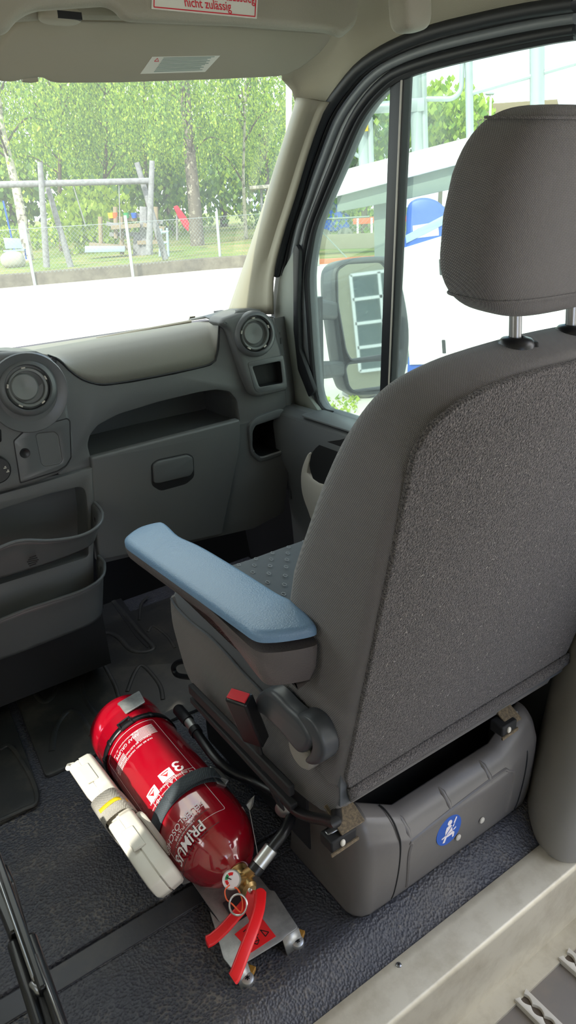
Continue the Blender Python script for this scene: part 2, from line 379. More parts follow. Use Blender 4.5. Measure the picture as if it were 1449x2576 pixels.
# ceiling and its sweep down to the door seal and windscreen pillar
SEAL = [(690, 690), (715, 585), (741, 503), (762, 430), (783, 367), (815, 283), (862, 215), (909, 163), (983, 115), (1088, 73), (1213, 42), (1330, 18), (1449, 0)]
A = [door(x, y, 0.045) for x, y in SEAL]
A2 = A[5:] + [A[-1] + Vector((0, -0.15, 0.005)), A[-1] + Vector((0, -0.9, 0.01))]
Bq = [(745, 268), (739, 240), (731, 220), (722, 204), (708, 192)]
B2 = [ws(*q) for q in Bq] + [Vector((0.90, 1.26, 1.49)), Vector((0.80, 1.10, 1.53)), Vector((0.76, 0.85, 1.545)), Vector((0.76, 0.55, 1.545)), Vector((0.76, -0.35, 1.545))]
n = min(len(A2), len(B2))
def resamp(P, n):
    P = spline(P, 8); d = [0]
    for i in range(1, len(P)): d.append(d[-1] + (P[i] - P[i - 1]).length)
    out = []
    for k in range(n):
        t = d[-1] * k / (n - 1); i = max(j for j in range(len(d)) if d[j] <= t + 1e-9); i = min(i, len(P) - 2)
        out.append(P[i].lerp(P[i + 1], (t - d[i]) / max(1e-9, d[i + 1] - d[i])))
    return out
A3, B3 = resamp(A2, 40), resamp(B2, 40)
rows = []
for k in range(9):
    t = k / 8; row = []
    for i, (a, b) in enumerate(zip(A3, B3)):
        p = a.lerp(b, t); bul = min(1.0, i / 8) * 0.05 + 0.012
        row.append(p + Vector((0.55, 0.35, 0.6)).normalized() * bul * math.sin(math.pi * t) ** 0.8)
    rows.append(row)
c1 = MB().loft(rows, False, False).build('ceiling_sweep', 'lining', solid=0.004); tag(c1, kind='structure')
hd = spline([(0, 1.47, 1.43), (0, 1.40, 1.455), (0, 1.28, 1.50), (0, 1.10, 1.54), (0, 0.85, 1.555), (0, -0.4, 1.555), (0, -2.7, 1.555)], 5)
c2 = MB().loft([[Vector((x, p.y - abs(x - 0.3) ** 2 * 0.12 * (1 if p.y > 1.2 else 0), p.z)) for p in hd] for x in (-0.56, -0.2, 0.1, 0.3, 0.6, 0.8, 0.92, 1.0)], False, False).build('ceiling', 'lining', solid=0.01); tag(c2, kind='structure')

# windscreen pillar trim, from the dashboard up to the lining
Lp = [ws(*q, 0.012) for q in ((572, 790), (610, 680), (650, 560), (690, 430), (722, 330), (742, 266), (747, 246))]
Rp = [door(*q, 0.05) for q in ((689, 790), (690, 690), (715, 585), (741, 503), (783, 367), (815, 283), (830, 258))]
Lp, Rp = resamp(Lp, 20), resamp(Rp, 20)
rows = []
for k in range(9):
    t = k / 8
    rows.append([l.lerp(r, t) + Vector((-0.8, -0.5, 0.0)).normalized() * (0.028 * math.sin(math.pi * min(1, t * 1.25)) if t < 0.8 else 0.004) for l, r in zip(Lp, Rp)])
pt = MB().loft(rows, False, False).build('trim_2', 'pillar', solid=0.004); tag(pt, 'beige trim of the windscreen pillar', 'trim', kind='structure')

# passenger door: frame round the glass, divider bar, seals, lower panel
d1 = thing('door_1', 'passenger door with a dark window frame and grey lower panel', 'door', (1.15, 1.0, 0.2), kind='structure')
GE = [(836, 1040), (812, 1030), (795, 990), (785, 900), (778, 800), (773, 700), (781, 629), (794, 566), (825, 488), (857, 414), (899, 315), (936, 257), (980, 212), (1017, 189), (1088, 165), (1213, 134), (1371, 100), (1449, 87)]
DFW = DFR.shift(0.022)
ge = DFW.pts(GE); g_end = ge[-1]; sgn = 1 if g_end[0] > ge[0][0] else -1
ge_c = [tuple(v) for v in spline(ge, 4)] + [(g_end[0] + sgn * 0.16, g_end[1] + 0.006), (g_end[0] + sgn * 0.21, g_end[1] - 0.05), (g_end[0] + sgn * 0.21, ge[0][1] - 0.02), (ge[0][0] + sgn * 0.30, ge[0][1] - 0.004)]
OUT = [(700, 1120), (690, 1000), (676, 850), (690, 690)] + SEAL[1:]
ou = DFW.pts(OUT)
ou_c = [tuple(v) for v in spline(ou, 3)] + [(g_end[0] + sgn * 0.30, ou[-1][1] + 0.005), (g_end[0] + sgn * 0.34, ou[-1][1] - 0.05), (g_end[0] + sgn * 0.34, ou[0][1] + 0.02)]
MB().slab(DFR.shift(0.022), ou_c, 0.03, 0.01, [ge_c], seg=3, hbev=0.012).build('window_frame', 'frame', d1)
def along(curve, f1, w, fr): return [fr.p(x, y, w) for x, y in curve]
gpath = spline([door(*q, 0.016) for q in GE], 4)
MB().tube(gpath, 0.008, 8).build('glass_seal', 'seal', d1)
def mixc(t, off):                               # curve between the seal line and the glass edge
    o = resamp([door(*q, off) for q in SEAL], 40); g = resamp([door(*q, off) for q in GE[5:]], 40)
    return [a.lerp(b, t) for a, b in zip(o, g)]
MB().tube(mixc(0.05, 0.040), 0.0125, 12).build('outer_seal', 'seal', d1)
MB().tube(mixc(0.27, 0.030), 0.0045, 10).build('inner_seal', 'black', d1)
MB().tube(mixc(0.50, 0.024), 0.0085, 10).build('frame_lip', 'frame', d1)
MB().tube(mixc(0.82, 0.020), 0.0095, 10).build('glass_run', 'seal', d1)
dvt = [DFR.shift(0.018).px(*q) for q in ((981, 215), (1019, 188), (966, 968), (938, 982))]
dvt = [(dvt[0][0], dvt[0][1] + 0.01), (dvt[1][0], dvt[1][1] + 0.01), (dvt[2][0] - 0.002, dvt[2][1] - 0.15), (dvt[3][0] - 0.002, dvt[3][1] - 0.15)]
dv = MB().slab(DFR.shift(0.018), dvt, 0.022, 0.004).build('divider_bar', 'seal', d1)
m1 = [(dvt[0][0] * (1 - t) + dvt[1][0] * t, dvt[0][1] * (1 - t) + dvt[1][1] * t) for t in (0.80, 0.90)]; m2 = [(dvt[3][0] * (1 - t) + dvt[2][0] * t, dvt[3][1] * (1 - t) + dvt[2][1] * t) for t in (0.80, 0.90)]
MB().slab(DFR.shift(0.0205), [m1[0], m1[1], m2[1], m2[0]], 0.004, 0.001).build('divider_strip', 'lightgrey', dv)
# corner panel ahead of the glass and the dark gap strip
cp = DFR.shift(0.034).pts([(743, 620), (752, 628), (742, 800), (748, 900), (770, 990), (805, 1040), (740, 1062), (715, 1000), (698, 860), (689, 790), (700, 700)])
MB().slab(DFR.shift(0.034), fillet(cp, 0.01), 0.02, 0.004).build('corner_panel', 'cornergrey', d1)
MB().slab(DFR.shift(0.040), fillet(DFR.shift(0.04).pts([(736, 625), (744, 615), (752, 630), (748, 760), (752, 880), (790, 985), (776, 1000), (748, 930), (737, 830)]), 0.006), 0.012, 0.003).build('gap_strip', 'seal', d1)
w2 = MB().slab(DFR.shift(0.002), offset2(ccw(ge_c), -0.02), 0.004).build('window_2', 'sideglass', flat=True); tag(w2, kind='structure')
# lower door panel: shelf under the window, map pocket with a pale pull handle
yb0, yb1 = 1.62, 0.42
dp = [(1.165, 0.60), (1.125, 0.635), (1.09, 0.637), (1.066, 0.622), (1.055, 0.59), (1.062, 0.50), (1.085, 0.44), (1.10, 0.30), (1.11, 0.05), (1.165, 0.0)]
MB().loft([[Vector((x, y, z)) for x, z in dp] for y in (yb0, 1.2, 0.8, yb1)]).build('door_panel', 'dash_smooth', d1, bevel=0.004)
MB().slab(Frame((1.1, 1.3, 0.638), (1, 0, 0), (0, 1, 0)), rrect(0.075, 0.40, 0.02), 0.004, 0.003).build('panel_top', 'dash_smooth', d1)
hp = [onx(*q, 1.045) for q in ((775, 1142), (764, 1180), (758, 1215), (762, 1250), (775, 1285), (800, 1330))]
MB().tube(spline(hp, 5), [0.006, 0.009, 0.012, 0.014, 0.016, 0.017, 0.017] + [0.017] * 40, 10).build('pull_handle', 'lightgrey', d1) if False else None
hl = [(773, 1141), (780, 1145), (773, 1180), (774, 1195), (800, 1215), (830, 1230), (830, 1300), (790, 1320), (772, 1283), (758, 1240), (755, 1200), (760, 1170)]
HF = Frame((1.052, 1.4, 0.5), (0, -1, 0), (0, 0, 1))
MB().slab(HF, sp2(HF.pts(hl), 3), 0.02, 0.006).build('pull_handle', 'lightgrey', d1)
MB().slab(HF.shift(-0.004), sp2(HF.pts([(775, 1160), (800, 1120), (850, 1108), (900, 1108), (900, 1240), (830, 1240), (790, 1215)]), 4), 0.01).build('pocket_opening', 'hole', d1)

# walls: rear pillar trim beside the seat, and the unseen driver's side, its window shaped for a sun patch
R = [[(1.16, 0.46), (1.02, 0.47), (0.945, 0.50), (0.93, 0.545), (0.955, 0.60), (1.03, 0.66), (1.16, 0.68)]]
rows = []
for z, k, dx in ((-0.03, 0.92, 0.0), (0.0, 0.96, 0.0), (0.06, 0.98, 0.015), (0.15, 1.0, 0.05), (0.30, 1.0, 0.100), (0.55, 1.0, 0.140), (0.8, 0.9, 0.15), (1.2, 0.8, 0.13), (1.5, 0.8, 0.08)):
    rows.append([Vector((1.16 + (x - 1.16) * k + dx * (1.16 - x) / 0.23, 0.605 + (y - 0.57) * k, z)) for x, y in [tuple(v) for v in spline(R[0], 4)]])
bp = MB().loft(rows, True, True).build('trim_3', 'greytrim', angle=60); tag(bp, 'grey lower trim of the pillar behind the passenger seat', 'trim', kind='structure')
LF = Frame((-0.56, 0.8, 0.8), (0, 1, 0), (0, 0, 1))
LF = LF if LF.N.x > 0 else Frame((-0.56, 0.8, 0.8), (0, -1, 0), (0, 0, 1))
su = LF.U.y
wl = [(su * (-3.5), -1.4), (su * 1.1, -1.4), (su * 1.1, 0.0), (su * 0.6, 0.62), (su * 0.45, 0.75), (su * (-3.5), 0.75)]
hole = fillet([(su * (-0.38), 0.06), (su * (-0.02), 0.06), (su * (-0.02), 0.40), (su * (-0.38), 0.40)], 0.05)  # unseen opening, narrowed and placed to throw a sun patch on the case
hole2 = fillet([(su * 0.165, 0.33), (su * 0.225, 0.33), (su * 0.225, 0.43), (su * 0.165, 0.43)], 0.02)
wlo = MB().slab(LF, wl, 0.05, 0.0, [hole]).build('wall_left', 'lining'); tag(wlo, kind='structure')
wf = MB().slab(LF.shift(-0.02), offset2(ccw(hole), -0.01), 0.004).build('sun_patch_window', 'clearglass', flat=True); tag(wf, kind='structure')
fw = MB().loft(xline([(1.98, -0.05), (2.02, -0.05), (2.22, 0.80), (2.18, 0.80)], -0.56, 1.2)).build('wall_front', 'blackmatt'); tag(fw, kind='structure')
wr = MB().loft([[Vector((1.17, y, z)) for y, z in ((0.40, -0.25), (2.1, -0.25), (2.1, 0.84), (1.66, 0.84), (1.60, 0.60), (0.40, 0.60))], [Vector((1.20, y, z)) for y, z in ((0.40, -0.25), (2.1, -0.25), (2.1, 0.84), (1.66, 0.84), (1.60, 0.60), (0.40, 0.60))]]).build('wall_right', 'blackmatt'); tag(wr, kind='structure')

# wb = MB().box((0.33, -2.72, 0.65), (1.85, 0.04, 1.85)).build('wall_back', 'shellgrey'); tag(wb, kind='structure')
wr2 = MB().box((1.20, -1.88, 0.65), (0.04, 1.65, 1.85)).build('wall_right_rear', 'shellgrey'); tag(wr2, kind='structure')
hr2 = MB().box((1.0, -0.75, 1.55), (0.45, 4.0, 0.03)).build('ceiling_edge', 'shellgrey'); tag(hr2, kind='structure')
# ------------------------------------------------------------------ dashboard
mat('ventgrey', lin((116, 119, 118)), 0.38)
dash = thing('dashboard', 'dark grey dashboard with pale top pad, air vents and glovebox', 'dashboard', (0.5, 1.7, 0.3))
def FY(y): return Frame((0, y, 0), (1, 0, 0), (0, 0, 1))
F0 = FY(1.60); FP = FY(1.575); FC = FY(1.55)
face = [(140, 900), (168, 925), (205, 955), (255, 971), (330, 962), (440, 941), (535, 918), (551, 880), (553, 815), (600, 800), (690, 800), (712, 860), (733, 1000), (734, 1090), (728, 1180), (716, 1290), (640, 1330), (400, 1385), (250, 1420), (236, 1180), (150, 1200)]
shelf_hole = [(222, 1120), (228, 1095), (248, 1070), (300, 1043), (400, 1012), (500, 988), (545, 981), (578, 986), (596, 1008), (603, 1053), (603, 1062), (420, 1105), (230, 1154)]
cup = fillet([(634, 922), (705, 908), (711, 963), (652, 974)], 0)
low = [(633, 1085), (640, 1070), (700, 1050), (710, 1052), (713, 1075), (714, 1120), (706, 1132), (655, 1148), (641, 1140), (633, 1122)]
fo = fillet(F0.pts(face), 0.01)
MB().slab(F0, fo, 0.03, 0.004, [fillet(F0.pts(shelf_hole), 0.008), fillet(F0.pts(low), 0.006)], hbev=0.006).build('face_panel', 'dash', dash)
# open shelf above the glovebox
MB().pocket(F0, fillet(F0.pts(shelf_hole), 0.008), 0.16, 0.002, 0.02, 0.0).build('shelf_recess', 'dash_smooth', dash)
lowcub = MB().slab(FY(1.592), fillet(F0.pts([(622, 1070), (640, 1048), (700, 1026), (716, 1030), (720, 1060), (719, 1125), (704, 1146), (650, 1162), (628, 1140)]), 0.012), 0.012, 0.004, [fillet(F0.pts(low), 0.006)], hbev=0.005).build('cubby_bezel', 'dash_smooth', dash)
MB().pocket(F0, fillet(F0.pts(low), 0.006), 0.12, 0.004, -0.004).build('cubby_recess', 'hole', dash)
cl = [F0.p(*F0.px(*q), 0.004) for q in ((634, 1132), (640, 1143), (655, 1150), (680, 1143), (708, 1133), (714, 1120), (715, 1105))]
MB().tube(spline(cl, 4), 0.0035, 8).build('chrome_lip', 'silver', dash)
# glovebox door with its handle
gd = [(230, 1152), (604, 1055), (606, 1085), (603, 1140), (590, 1200), (560, 1345), (250, 1412), (238, 1300)]
g = MB().slab(FY(1.585), fillet(FY(1.585).pts(gd), 0.006), 0.02, 0.005, seg=3).build('glovebox_door', 'dash', dash)
gh = [(384, 1170), (396, 1160), (470, 1144), (484, 1150), (486, 1182), (478, 1196), (400, 1215), (386, 1214)]
GF = FY(1.583)
MB().slab(FY(1.578), fillet(GF.pts(gh), 0.006), 0.01, 0.004).build('glovebox_handle', 'dash_smooth', g)
MB().slab(FY(1.59), fillet([(-0.53, 0.30), (0.10, 0.30), (0.20, 0.40), (0.24, 0.86), (-0.53, 0.84)], 0.01), 0.03, 0.008).build('driver_panel', 'dash', dash)
MB().slab(FY(1.5845), fillet(GF.pts([(380, 1168), (396, 1156), (472, 1140), (488, 1148), (490, 1200), (470, 1218), (405, 1236), (382, 1222)]), 0.01), 0.004, 0.001).build('handle_recess', 'blackmatt', g)
# top pad: pale surface from the rounded front edge back to the glass
edge = [(120, 893), (150, 905), (168, 925), (205, 953), (255, 967), (330, 958), (440, 937), (533, 914), (547, 880), (551, 812)]
E0 = resamp([ony(x, y, 1.602) for x, y in edge], 40)
back = [(0.10, 2.13, 0.805), (0.30, 2.18, 0.80), (0.60, 2.13, 0.805), (0.85, 2.08, 0.81), (1.00, 2.0, 0.82), (1.02, 1.8, 0.84)]
Bk = resamp([Vector(p) for p in back], 40)
rows = []
for k in range(13):
    t = k / 12; row = []
    for e, b in zip(E0, Bk):
        # front rises steeply to the crest, then runs back almost level
        crest = Vector((e.x * 0.93 + b.x * 0.07, 1.66, max(e.z, 0.862 + (e.x - 0.4) * 0.028)))
        if t < 0.4:
            s = t / 0.4; p = e * (1 - s) ** 2 + (Vector((e.x, 1.606, crest.z)) * 0.75 + e * 0.25) * 2 * s * (1 - s) + crest * s * s
        else:
            s = (t - 0.4) / 0.6; p = crest.lerp(b, s) + Vector((0, 0, 0.008 * math.sin(math.pi * s)))
        row.append(p)
    rows.append(row)
MB().loft(rows, False, False).build('top_pad', 'pad', dash, angle=80, solid=0.003)
MB().loft([[Vector(p) for p in ((-0.52, 1.62, 0.84), (-0.52, 1.9, 0.82))], [Vector((0.16, 1.60, 0.868)), Vector((0.12, 2.13, 0.803))], [Vector((0.40, 1.64, 0.866)), Vector((0.32, 2.18, 0.798))]], False, False).build('driver_top', 'pad', dash, solid=0.004)
MB().tube(resamp([ony(x, y, 1.600) for x, y in edge], 30), 0.0022, 6).build('pad_gap', 'blackmatt', dash)
lid = [ony(222, 858, 1.75), ony(330, 842, 1.80), ony(430, 830, 1.84), ony(486, 822, 1.86)]
MB().tube(spline([p + Vector((0, 0, 0.0)) for p in [Vector((0.66, 1.80, 0.857)), Vector((0.80, 1.80, 0.862)), Vector((0.93, 1.80, 0.866))]], 4), 0.004, 8).build('pad_crease', 'pad', dash)
# right pod: vent, cup opening
pod = [(553, 815), (562, 800), (600, 787), (650, 783), (672, 792), (690, 820), (706, 870), (718, 920), (728, 975), (722, 984), (650, 1001), (634, 992), (616, 950), (596, 890), (575, 830)]
po = fillet(FP.pts(pod), 0.010)
MB().slab(FP, po, 0.06, 0.012, [fillet(FP.pts(cup), 0.006)], seg=3, hbev=0.004).build('pod_panel', 'dash', dash)
MB().slab(FY(1.5735), fillet(FP.pts([(622, 912), (712, 893), (722, 968), (716, 976), (650, 989), (640, 980)]), 0.008), 0.004, 0.0015, [fillet(FP.pts(cup), 0.006)]).build('cup_bezel', 'dash_smooth', dash)
MB().pocket(FP, fillet(FP.pts(cup), 0.006), 0.023, 0.001, 0.0).build('cup_recess', 'hole', dash)
MB().loft([[ony(*q, 1.585) for q in ((553, 815), (600, 785), (655, 782))], [Vector((0.93, 1.72, 0.885)), Vector((1.01, 1.72, 0.893)), Vector((1.07, 1.72, 0.888))], [Vector((0.99, 1.93, 0.85)), Vector((1.06, 1.93, 0.85)), Vector((1.10, 1.93, 0.85))]], False, False).build('pod_top', 'dash', dash, solid=0.006)
ds = [onx(*q, 1.105) for q in ((690, 800), (712, 815), (726, 880), (728, 960), (726, 1090), (716, 1290))]
MB().loft([[Vector((1.065, 1.60, 0.875)), Vector((1.09, 1.60, 0.70)), Vector((1.09, 1.60, 0.36))], [Vector((1.12, 1.63, 0.87)), Vector((1.14, 1.63, 0.70)), Vector((1.14, 1.63, 0.36))], [Vector((1.14, 1.85, 0.85)), Vector((1.15, 1.85, 0.70)), Vector((1.15, 1.85, 0.36))]], False, False).build('end_panel', 'dash', dash, solid=0.004)
def vent(px, py, y, r, tilt, name='air_vent'):
    O = ony(px, py, y); ax = Vector(tilt).normalized()
    v = MB().lathe([(r * 1.28, -0.016), (r * 1.27, 0.002), (r * 1.16, 0.008), (r * 1.02, 0.010), (r * 0.98, 0.004), (r * 0.97, -0.01), (r * 0.2, -0.016), (0.0005, -0.016)], O, ax, 48, False).build(name, 'dash_smooth', dash, angle=50)
    MB().lathe([(r * 0.95, -0.014), (r * 0.94, -0.002), (r * 0.84, 0.005), (r * 0.74, 0.004), (r * 0.70, -0.006), (0.0005, -0.008)], O, ax, 48, False).build('vent_ring', 'ventgrey', v)
    x = ax.orthogonal().normalized(); u = Vector((1, 0, 0)) - ax * ax.x; u.normalize(); w = ax.cross(u)
    if w.z < 0: w = -w
    d = MB(); c2 = O - u * r * 0.16 + w * r * 0.04
    d.lathe([(r * 0.62, -0.006), (r * 0.61, 0.004), (r * 0.54, 0.009), (r * 0.30, 0.008), (r * 0.12, 0.006), (0.0005, 0.0055)], c2, ax, 40, False); d.build('vent_dial', 'ventgrey', v)
    for a in (0.35, 1.6, 2.9, 4.1, 5.3):
        t = MB().box(O + (u * math.cos(a) + w * math.sin(a)) * r * 0.88 + ax * 0.004, (0.003, 0.006, 0.008), Matrix.Rotation(-a, 3, 'Y')); t.build('vent_notch', 'lightgrey', v)
vent(641, 840, 1.570, 0.045, (-0.12, -1, 0.10))
# centre console pod with vent, panel and rotary knob
cp0 = [(-150, 880), (0, 886), (40, 884), (95, 887), (130, 900), (150, 925), (163, 965), (175, 1040), (186, 1100), (188, 1140), (178, 1172), (155, 1192), (100, 1215), (0, 1243), (-150, 1290)]
MB().slab(FC, fillet(FC.pts(cp0), 0.012), 0.07, 0.014, seg=4).build('console_pod', 'dash', dash)
MB().loft([[FC.p(*FC.px(x, y), -0.012) for x, y in ((-150, 882), (0, 888), (95, 889), (128, 902))], [Vector((0.14, 1.75, 0.86)), Vector((0.26, 1.75, 0.866)), Vector((0.36, 1.72, 0.866)), Vector((0.42, 1.68, 0.86))]], False, False).build('console_pod_top', 'dash', dash, solid=0.006)
dish = ony(66, 985, 1.5475)
MB().lathe([(0.085, 0.0), (0.083, 0.003), (0.075, 0.002), (0.062, -0.002)], dish + Vector((0.004, 0, -0.004)), (0, -1, 0), 48, False).build('vent_dish', 'dash_smooth', dash)
vent(70, 975, 1.545, 0.047, (-0.05, -1, 0.18))
pf = [(35, 1110), (62, 1085), (100, 1072), (168, 1054), (174, 1060), (177, 1150), (165, 1170), (145, 1183), (52, 1213)]
pkt = [(90, 1095), (96, 1090), (136, 1086), (146, 1095), (156, 1158), (150, 1166), (112, 1173), (104, 1166)]
MB().slab(FC.shift(0.0015), fillet(FC.pts(pf), 0.004), 0.004, 0.001, [fillet(FC.pts(pkt), 0.004)], hbev=0.003).build('blank_panel', 'dash_smooth', dash)
MB().slab(FC.shift(0.0006), fillet(FC.pts([(33, 1108), (61, 1082), (100, 1070), (170, 1051), (177, 1058), (180, 1152), (167, 1173), (146, 1186), (50, 1217)]), 0.004), 0.001, 0.0, [fillet(FC.pts(pkt), 0.004)]).build('panel_gap', 'blackmatt', dash)
MB().pocket(FC.shift(0.0015), fillet(FC.pts(pkt), 0.004), 0.0013, 0.005, 0.001).build('panel_pocket', 'dash', dash)
so_ = ony(63, 1140, 1.5475)
MB().lathe([(0.011, 0.0), (0.0105, 0.0015), (0.008, 0.0015), (0.006, 0.0004), (0.0005, 0.0004)], so_, (0, -1, 0), 24, False).build('socket', 'black', dash)
kp = ony(-12, 1180, 1.548)
kn = MB().lathe([(0.030, 0.0), (0.029, 0.014), (0.026, 0.018), (0.0005, 0.018)], kp, (0, -1, 0.1), 32, False).build('rotary_knob', 'black', dash)
ki = MB()
for dx, dz in ((0.016, 0.003), (0.020, -0.006)):
    ki.box(kp + Vector((dx, -0.0185, dz)), (0.006, 0.001, 0.002)); ki.box(kp + Vector((dx + 0.001, -0.0185, dz + 0.003)), (0.003, 0.001, 0.002))
ki.build('knob_symbols', 'lightgrey', kn)
MB().slab(FC.shift(0.002), fillet(FC.pts([(-14, 1075), (3, 1080), (4, 1110), (-14, 1120)]), 0.003), 0.004, 0.001).build('side_switch', 'black', dash)
# console below: bay and two bins
FL = FY(1.585)
bay = [(-150, 1290), (0, 1243), (100, 1215), (235, 1176), (240, 1300), (236, 1400), (240, 1545), (-150, 1700)]
bayhole = [(-100, 1312), (0, 1284), (120, 1245), (200, 1226), (212, 1232), (216, 1245), (222, 1300), (222, 1400), (-100, 1500)]
MB().slab(FL, fillet(FL.pts(bay), 0.004), 0.02, 0.004, [fillet(FL.pts(bayhole), 0.01)], hbev=0.006).build('console_panel', 'dash', dash)
MB().pocket(FL, fillet(FL.pts(bayhole), 0.01), 0.05, 0.004, 0.012).build('console_bay', 'dash_smooth', dash)
def bin_(name, lip, foot, y0, yf, xr, wall):
    """pocket wall: runs from the console at (xr, y0) forward round a corner to the front at yf and away to the left"""
    path = [(xr, y0), (xr + 0.002, y0 - 0.03), (xr - 0.002, yf + 0.045), (xr - 0.02, yf + 0.015), (xr - 0.055, yf), (xr - 0.12, yf - 0.002), (xr - 0.22, yf), (xr - 0.42, yf + 0.005)]
    P = resamp([Vector((x, y, 0)) for x, y in path], 34)
    top = resamp([Vector((i, 0, z)) for i, z in enumerate(lip)], 34); bo = resamp([Vector((i, 0, z)) for i, z in enumerate(foot)], 34)
    rows = []
    for t in (0, 0.12, 0.4, 0.7, 0.92, 1.0):
        rows.append([Vector((p.x + (0.004 if t < 0.1 else 0) - 0.012 * t, p.y - (0.004 if t < 0.1 else 0) + 0.03 * t * (1 if p.y < y0 - 0.02 else 0), a.z * (1 - t) + b.z * t)) for p, a, b in zip(P, top, bo)])
    b = MB().loft(rows, False, False).build(name, 'dash_smooth', dash, angle=60, solid=wall)
    MB().tube([r + Vector((0, 0, 0.0)) for r in rows[0]], wall * 0.62, 8).build('bin_lip', 'dash_smooth', b)
    fl = [Vector((p.x - 0.012, p.y + 0.03 if p.y < y0 - 0.02 else p.y, b_.z + 0.004)) for p, b_ in zip(P, bo)]
    MB().loft([fl, [Vector((q.x, y0, q.z)) for q in fl]], False, False).build('bin_floor', 'black', b)
    return b
u = bin_('upper_bin', [0.518, 0.500, 0.488, 0.497, 0.517, 0.503, 0.470, 0.450], [0.445, 0.442, 0.437, 0.432, 0.431, 0.429, 0.425, 0.42], 1.585, 1.49, 0.508, 0.006)
bf = MB()
for k in range(5): bf.bar(ony(68 + abs(k - 2) * 3, 1404 + k * 5, 1.4835), ony(97 - abs(k - 2) * 3, 1398 + k * 5, 1.4835), 0.002, 0.002)
bf.build('grip_ribs', 'blackmatt', u)
bin_('lower_bin', [0.380, 0.362, 0.350, 0.349, 0.348, 0.342, 0.338, 0.334], [0.240, 0.238, 0.236, 0.233, 0.230, 0.229, 0.227, 0.225], 1.585, 1.50, 0.496, 0.006)
MB().loft(xline([(1.60, 0.22), (1.60, 0.06), (1.75, 0.014), (1.9, 0.014), (1.9, 0.3)], -0.2, 0.49)).build('console_base', 'blackmatt', dash)
# defroster grille at the door end of the dashboard
dg = MB()
for q in ((684, 806), (694, 825), (700, 843), (704, 857)):
    p = onx(*q, 1.085); dg.box(p, (0.004, 0.012, 0.016))
dg.build('side_grille', 'black', dash)
cod = ony(497, 803, 2.0); 
vn = thing('code_plate', 'tiny beige plate at the foot of the windscreen', 'plate', (1.03, 1.98, 0.835))
MB().box((1.03, 1.985, 0.845), (0.018, 0.003, 0.014), Matrix.Rotation(0.6, 3, 'X')).build('plate', 'pad', vn)

# ------------------------------------------------------------------ overhead shelf, sun visor, grab handle
FS = Frame((0, 1.10, 1.45), (1, 0, 0), (0, 0.18, 1))
sh = thing('overhead_shelf', 'grey overhead storage shelf above the sun visor', 'shelf', (0.55, 1.2, 1.45))
so1 = [(-60, -90), (-60, 150), (-5, 112), (18, 80), (48, 40), (90, 18), (200, 10), (270, 6), (296, 18), (312, 38), (330, 45), (600, 57), (835, 75), (868, 90), (898, 62), (907, 38), (905, -90)]
sp1 = FS.pts(so1); sp1[0] = (-0.54, sp1[0][1]); sp1[1] = (-0.54, sp1[2][1] + 0.01); sp1 = sp1[:2] + [(0.12, sp1[2][1] + 0.008)] + sp1[3:]
MB().slab(FS, fillet(sp1, 0.012), 0.014, 0.010, seg=4).build('shelf_body', 'shelf', sh)
SPF = Frame((0, 1.185, 1.45), (1, 0, 0), (0, 0.25, 1))
MB().slab(SPF, SPF.pts([(-60, 70), (40, 46), (140, 38), (330, 42), (330, -70), (-60, -70)]), 0.012, 0.006).build('shelf_pocket', 'shelf', sh)
hb = ony(150, 40, 1.17)
MB().sell(hb, (0.03, 0.02, 0.010), 0.6, 0.7).build('hinge_boss', 'visor', sh)
MB().box(ony(170, 42, 1.16), (0.035, 0.02, 0.009)).build('hinge_slot', 'hole', sh)
# warning sticker on the shelf
st = thing('warning_sticker', 'white warning sticker with red border and text on the overhead shelf', 'sticker', ony(515, 10, 1.10))
FT = FS.shift(0.0012)
cs = FT.pts([(381, 22), (646, 47), (653, -70), (384, -92)])
MB().slab(FT, cs, 0.001).build('sticker_sheet', 'sticker', st)
ln = MB(); ci = FT.pts([(387, 18), (641, 42), (647, -66), (389, -88)])
for i in range(4): a, b = ci[i], ci[(i + 1) % 4]; ln.bar(FT.p(*a, 0.0006), FT.p(*b, 0.0006), 0.0014, 0.0004, FT.N)
tx = FT.px(523, 12); t2 = FT.px(512, -14); an = math.atan2(ci[1][1] - ci[0][1], ci[1][0] - ci[0][0])
write(ln, lambda x, y: FT.p(x, y, 0.0007), 'nicht zulässig', 0.0175, tx[0], tx[1], ang=an, bold=0.008, sx=0.86)
write(ln, lambda x, y: FT.p(x, y, 0.0007), 'Notausstieg', 0.0175, *FT.px(640, -1), align='RIGHT', ang=an, bold=0.008, sx=0.86)
ln.build('sticker_print', 'redprint', st)
# sun visor
VF = Frame((0, 1.26, 1.40), (1, 0, 0), (0, -0.75, 1))
vs = thing('sun_visor', 'folded-down beige sun visor at the top of the windscreen', 'visor', (0.65, 1.26, 1.40))
vo = [(-12, 190), (-6, 130), (14, 90), (40, 62), (80, 50), (140, 48), (440, 57), (640, 68), (833, 80), (837, 92), (828, 110), (805, 138), (762, 172), (722, 192), (700, 196), (560, 203), (300, 212), (150, 213), (128, 210), (112, 200), (96, 199), (62, 203), (40, 210), (0, 209)]
MB().slab(VF, fillet(VF.pts(vo), 0.008), 0.018, 0.007, seg=4).build('visor_body', 'visor', vs)
MB().tube([VF.p(*VF.px(*q), -0.009) for q in ((60, 204), (80, 206), (98, 203))], 0.006, 8).build('visor_clip', 'visor', vs)
MB().tube([VF.p(*VF.px(*q), 0.0005) for q in ((100, 52), (440, 60), (640, 71), (820, 84))], 0.0012, 6).build('visor_seam', 'shelf', vs)
vl = thing('visor_label', 'pale parallelogram airbag label with fine print on the visor', 'label', VF.p(*VF.px(455, 162)))
VL = VF.shift(0.0008)
MB().slab(VL, VL.pts([(353, 186), (383, 143), (554, 140), (516, 181)]), 0.0008).build('label_sheet', 'sticker', vl)
fp = MB(); 
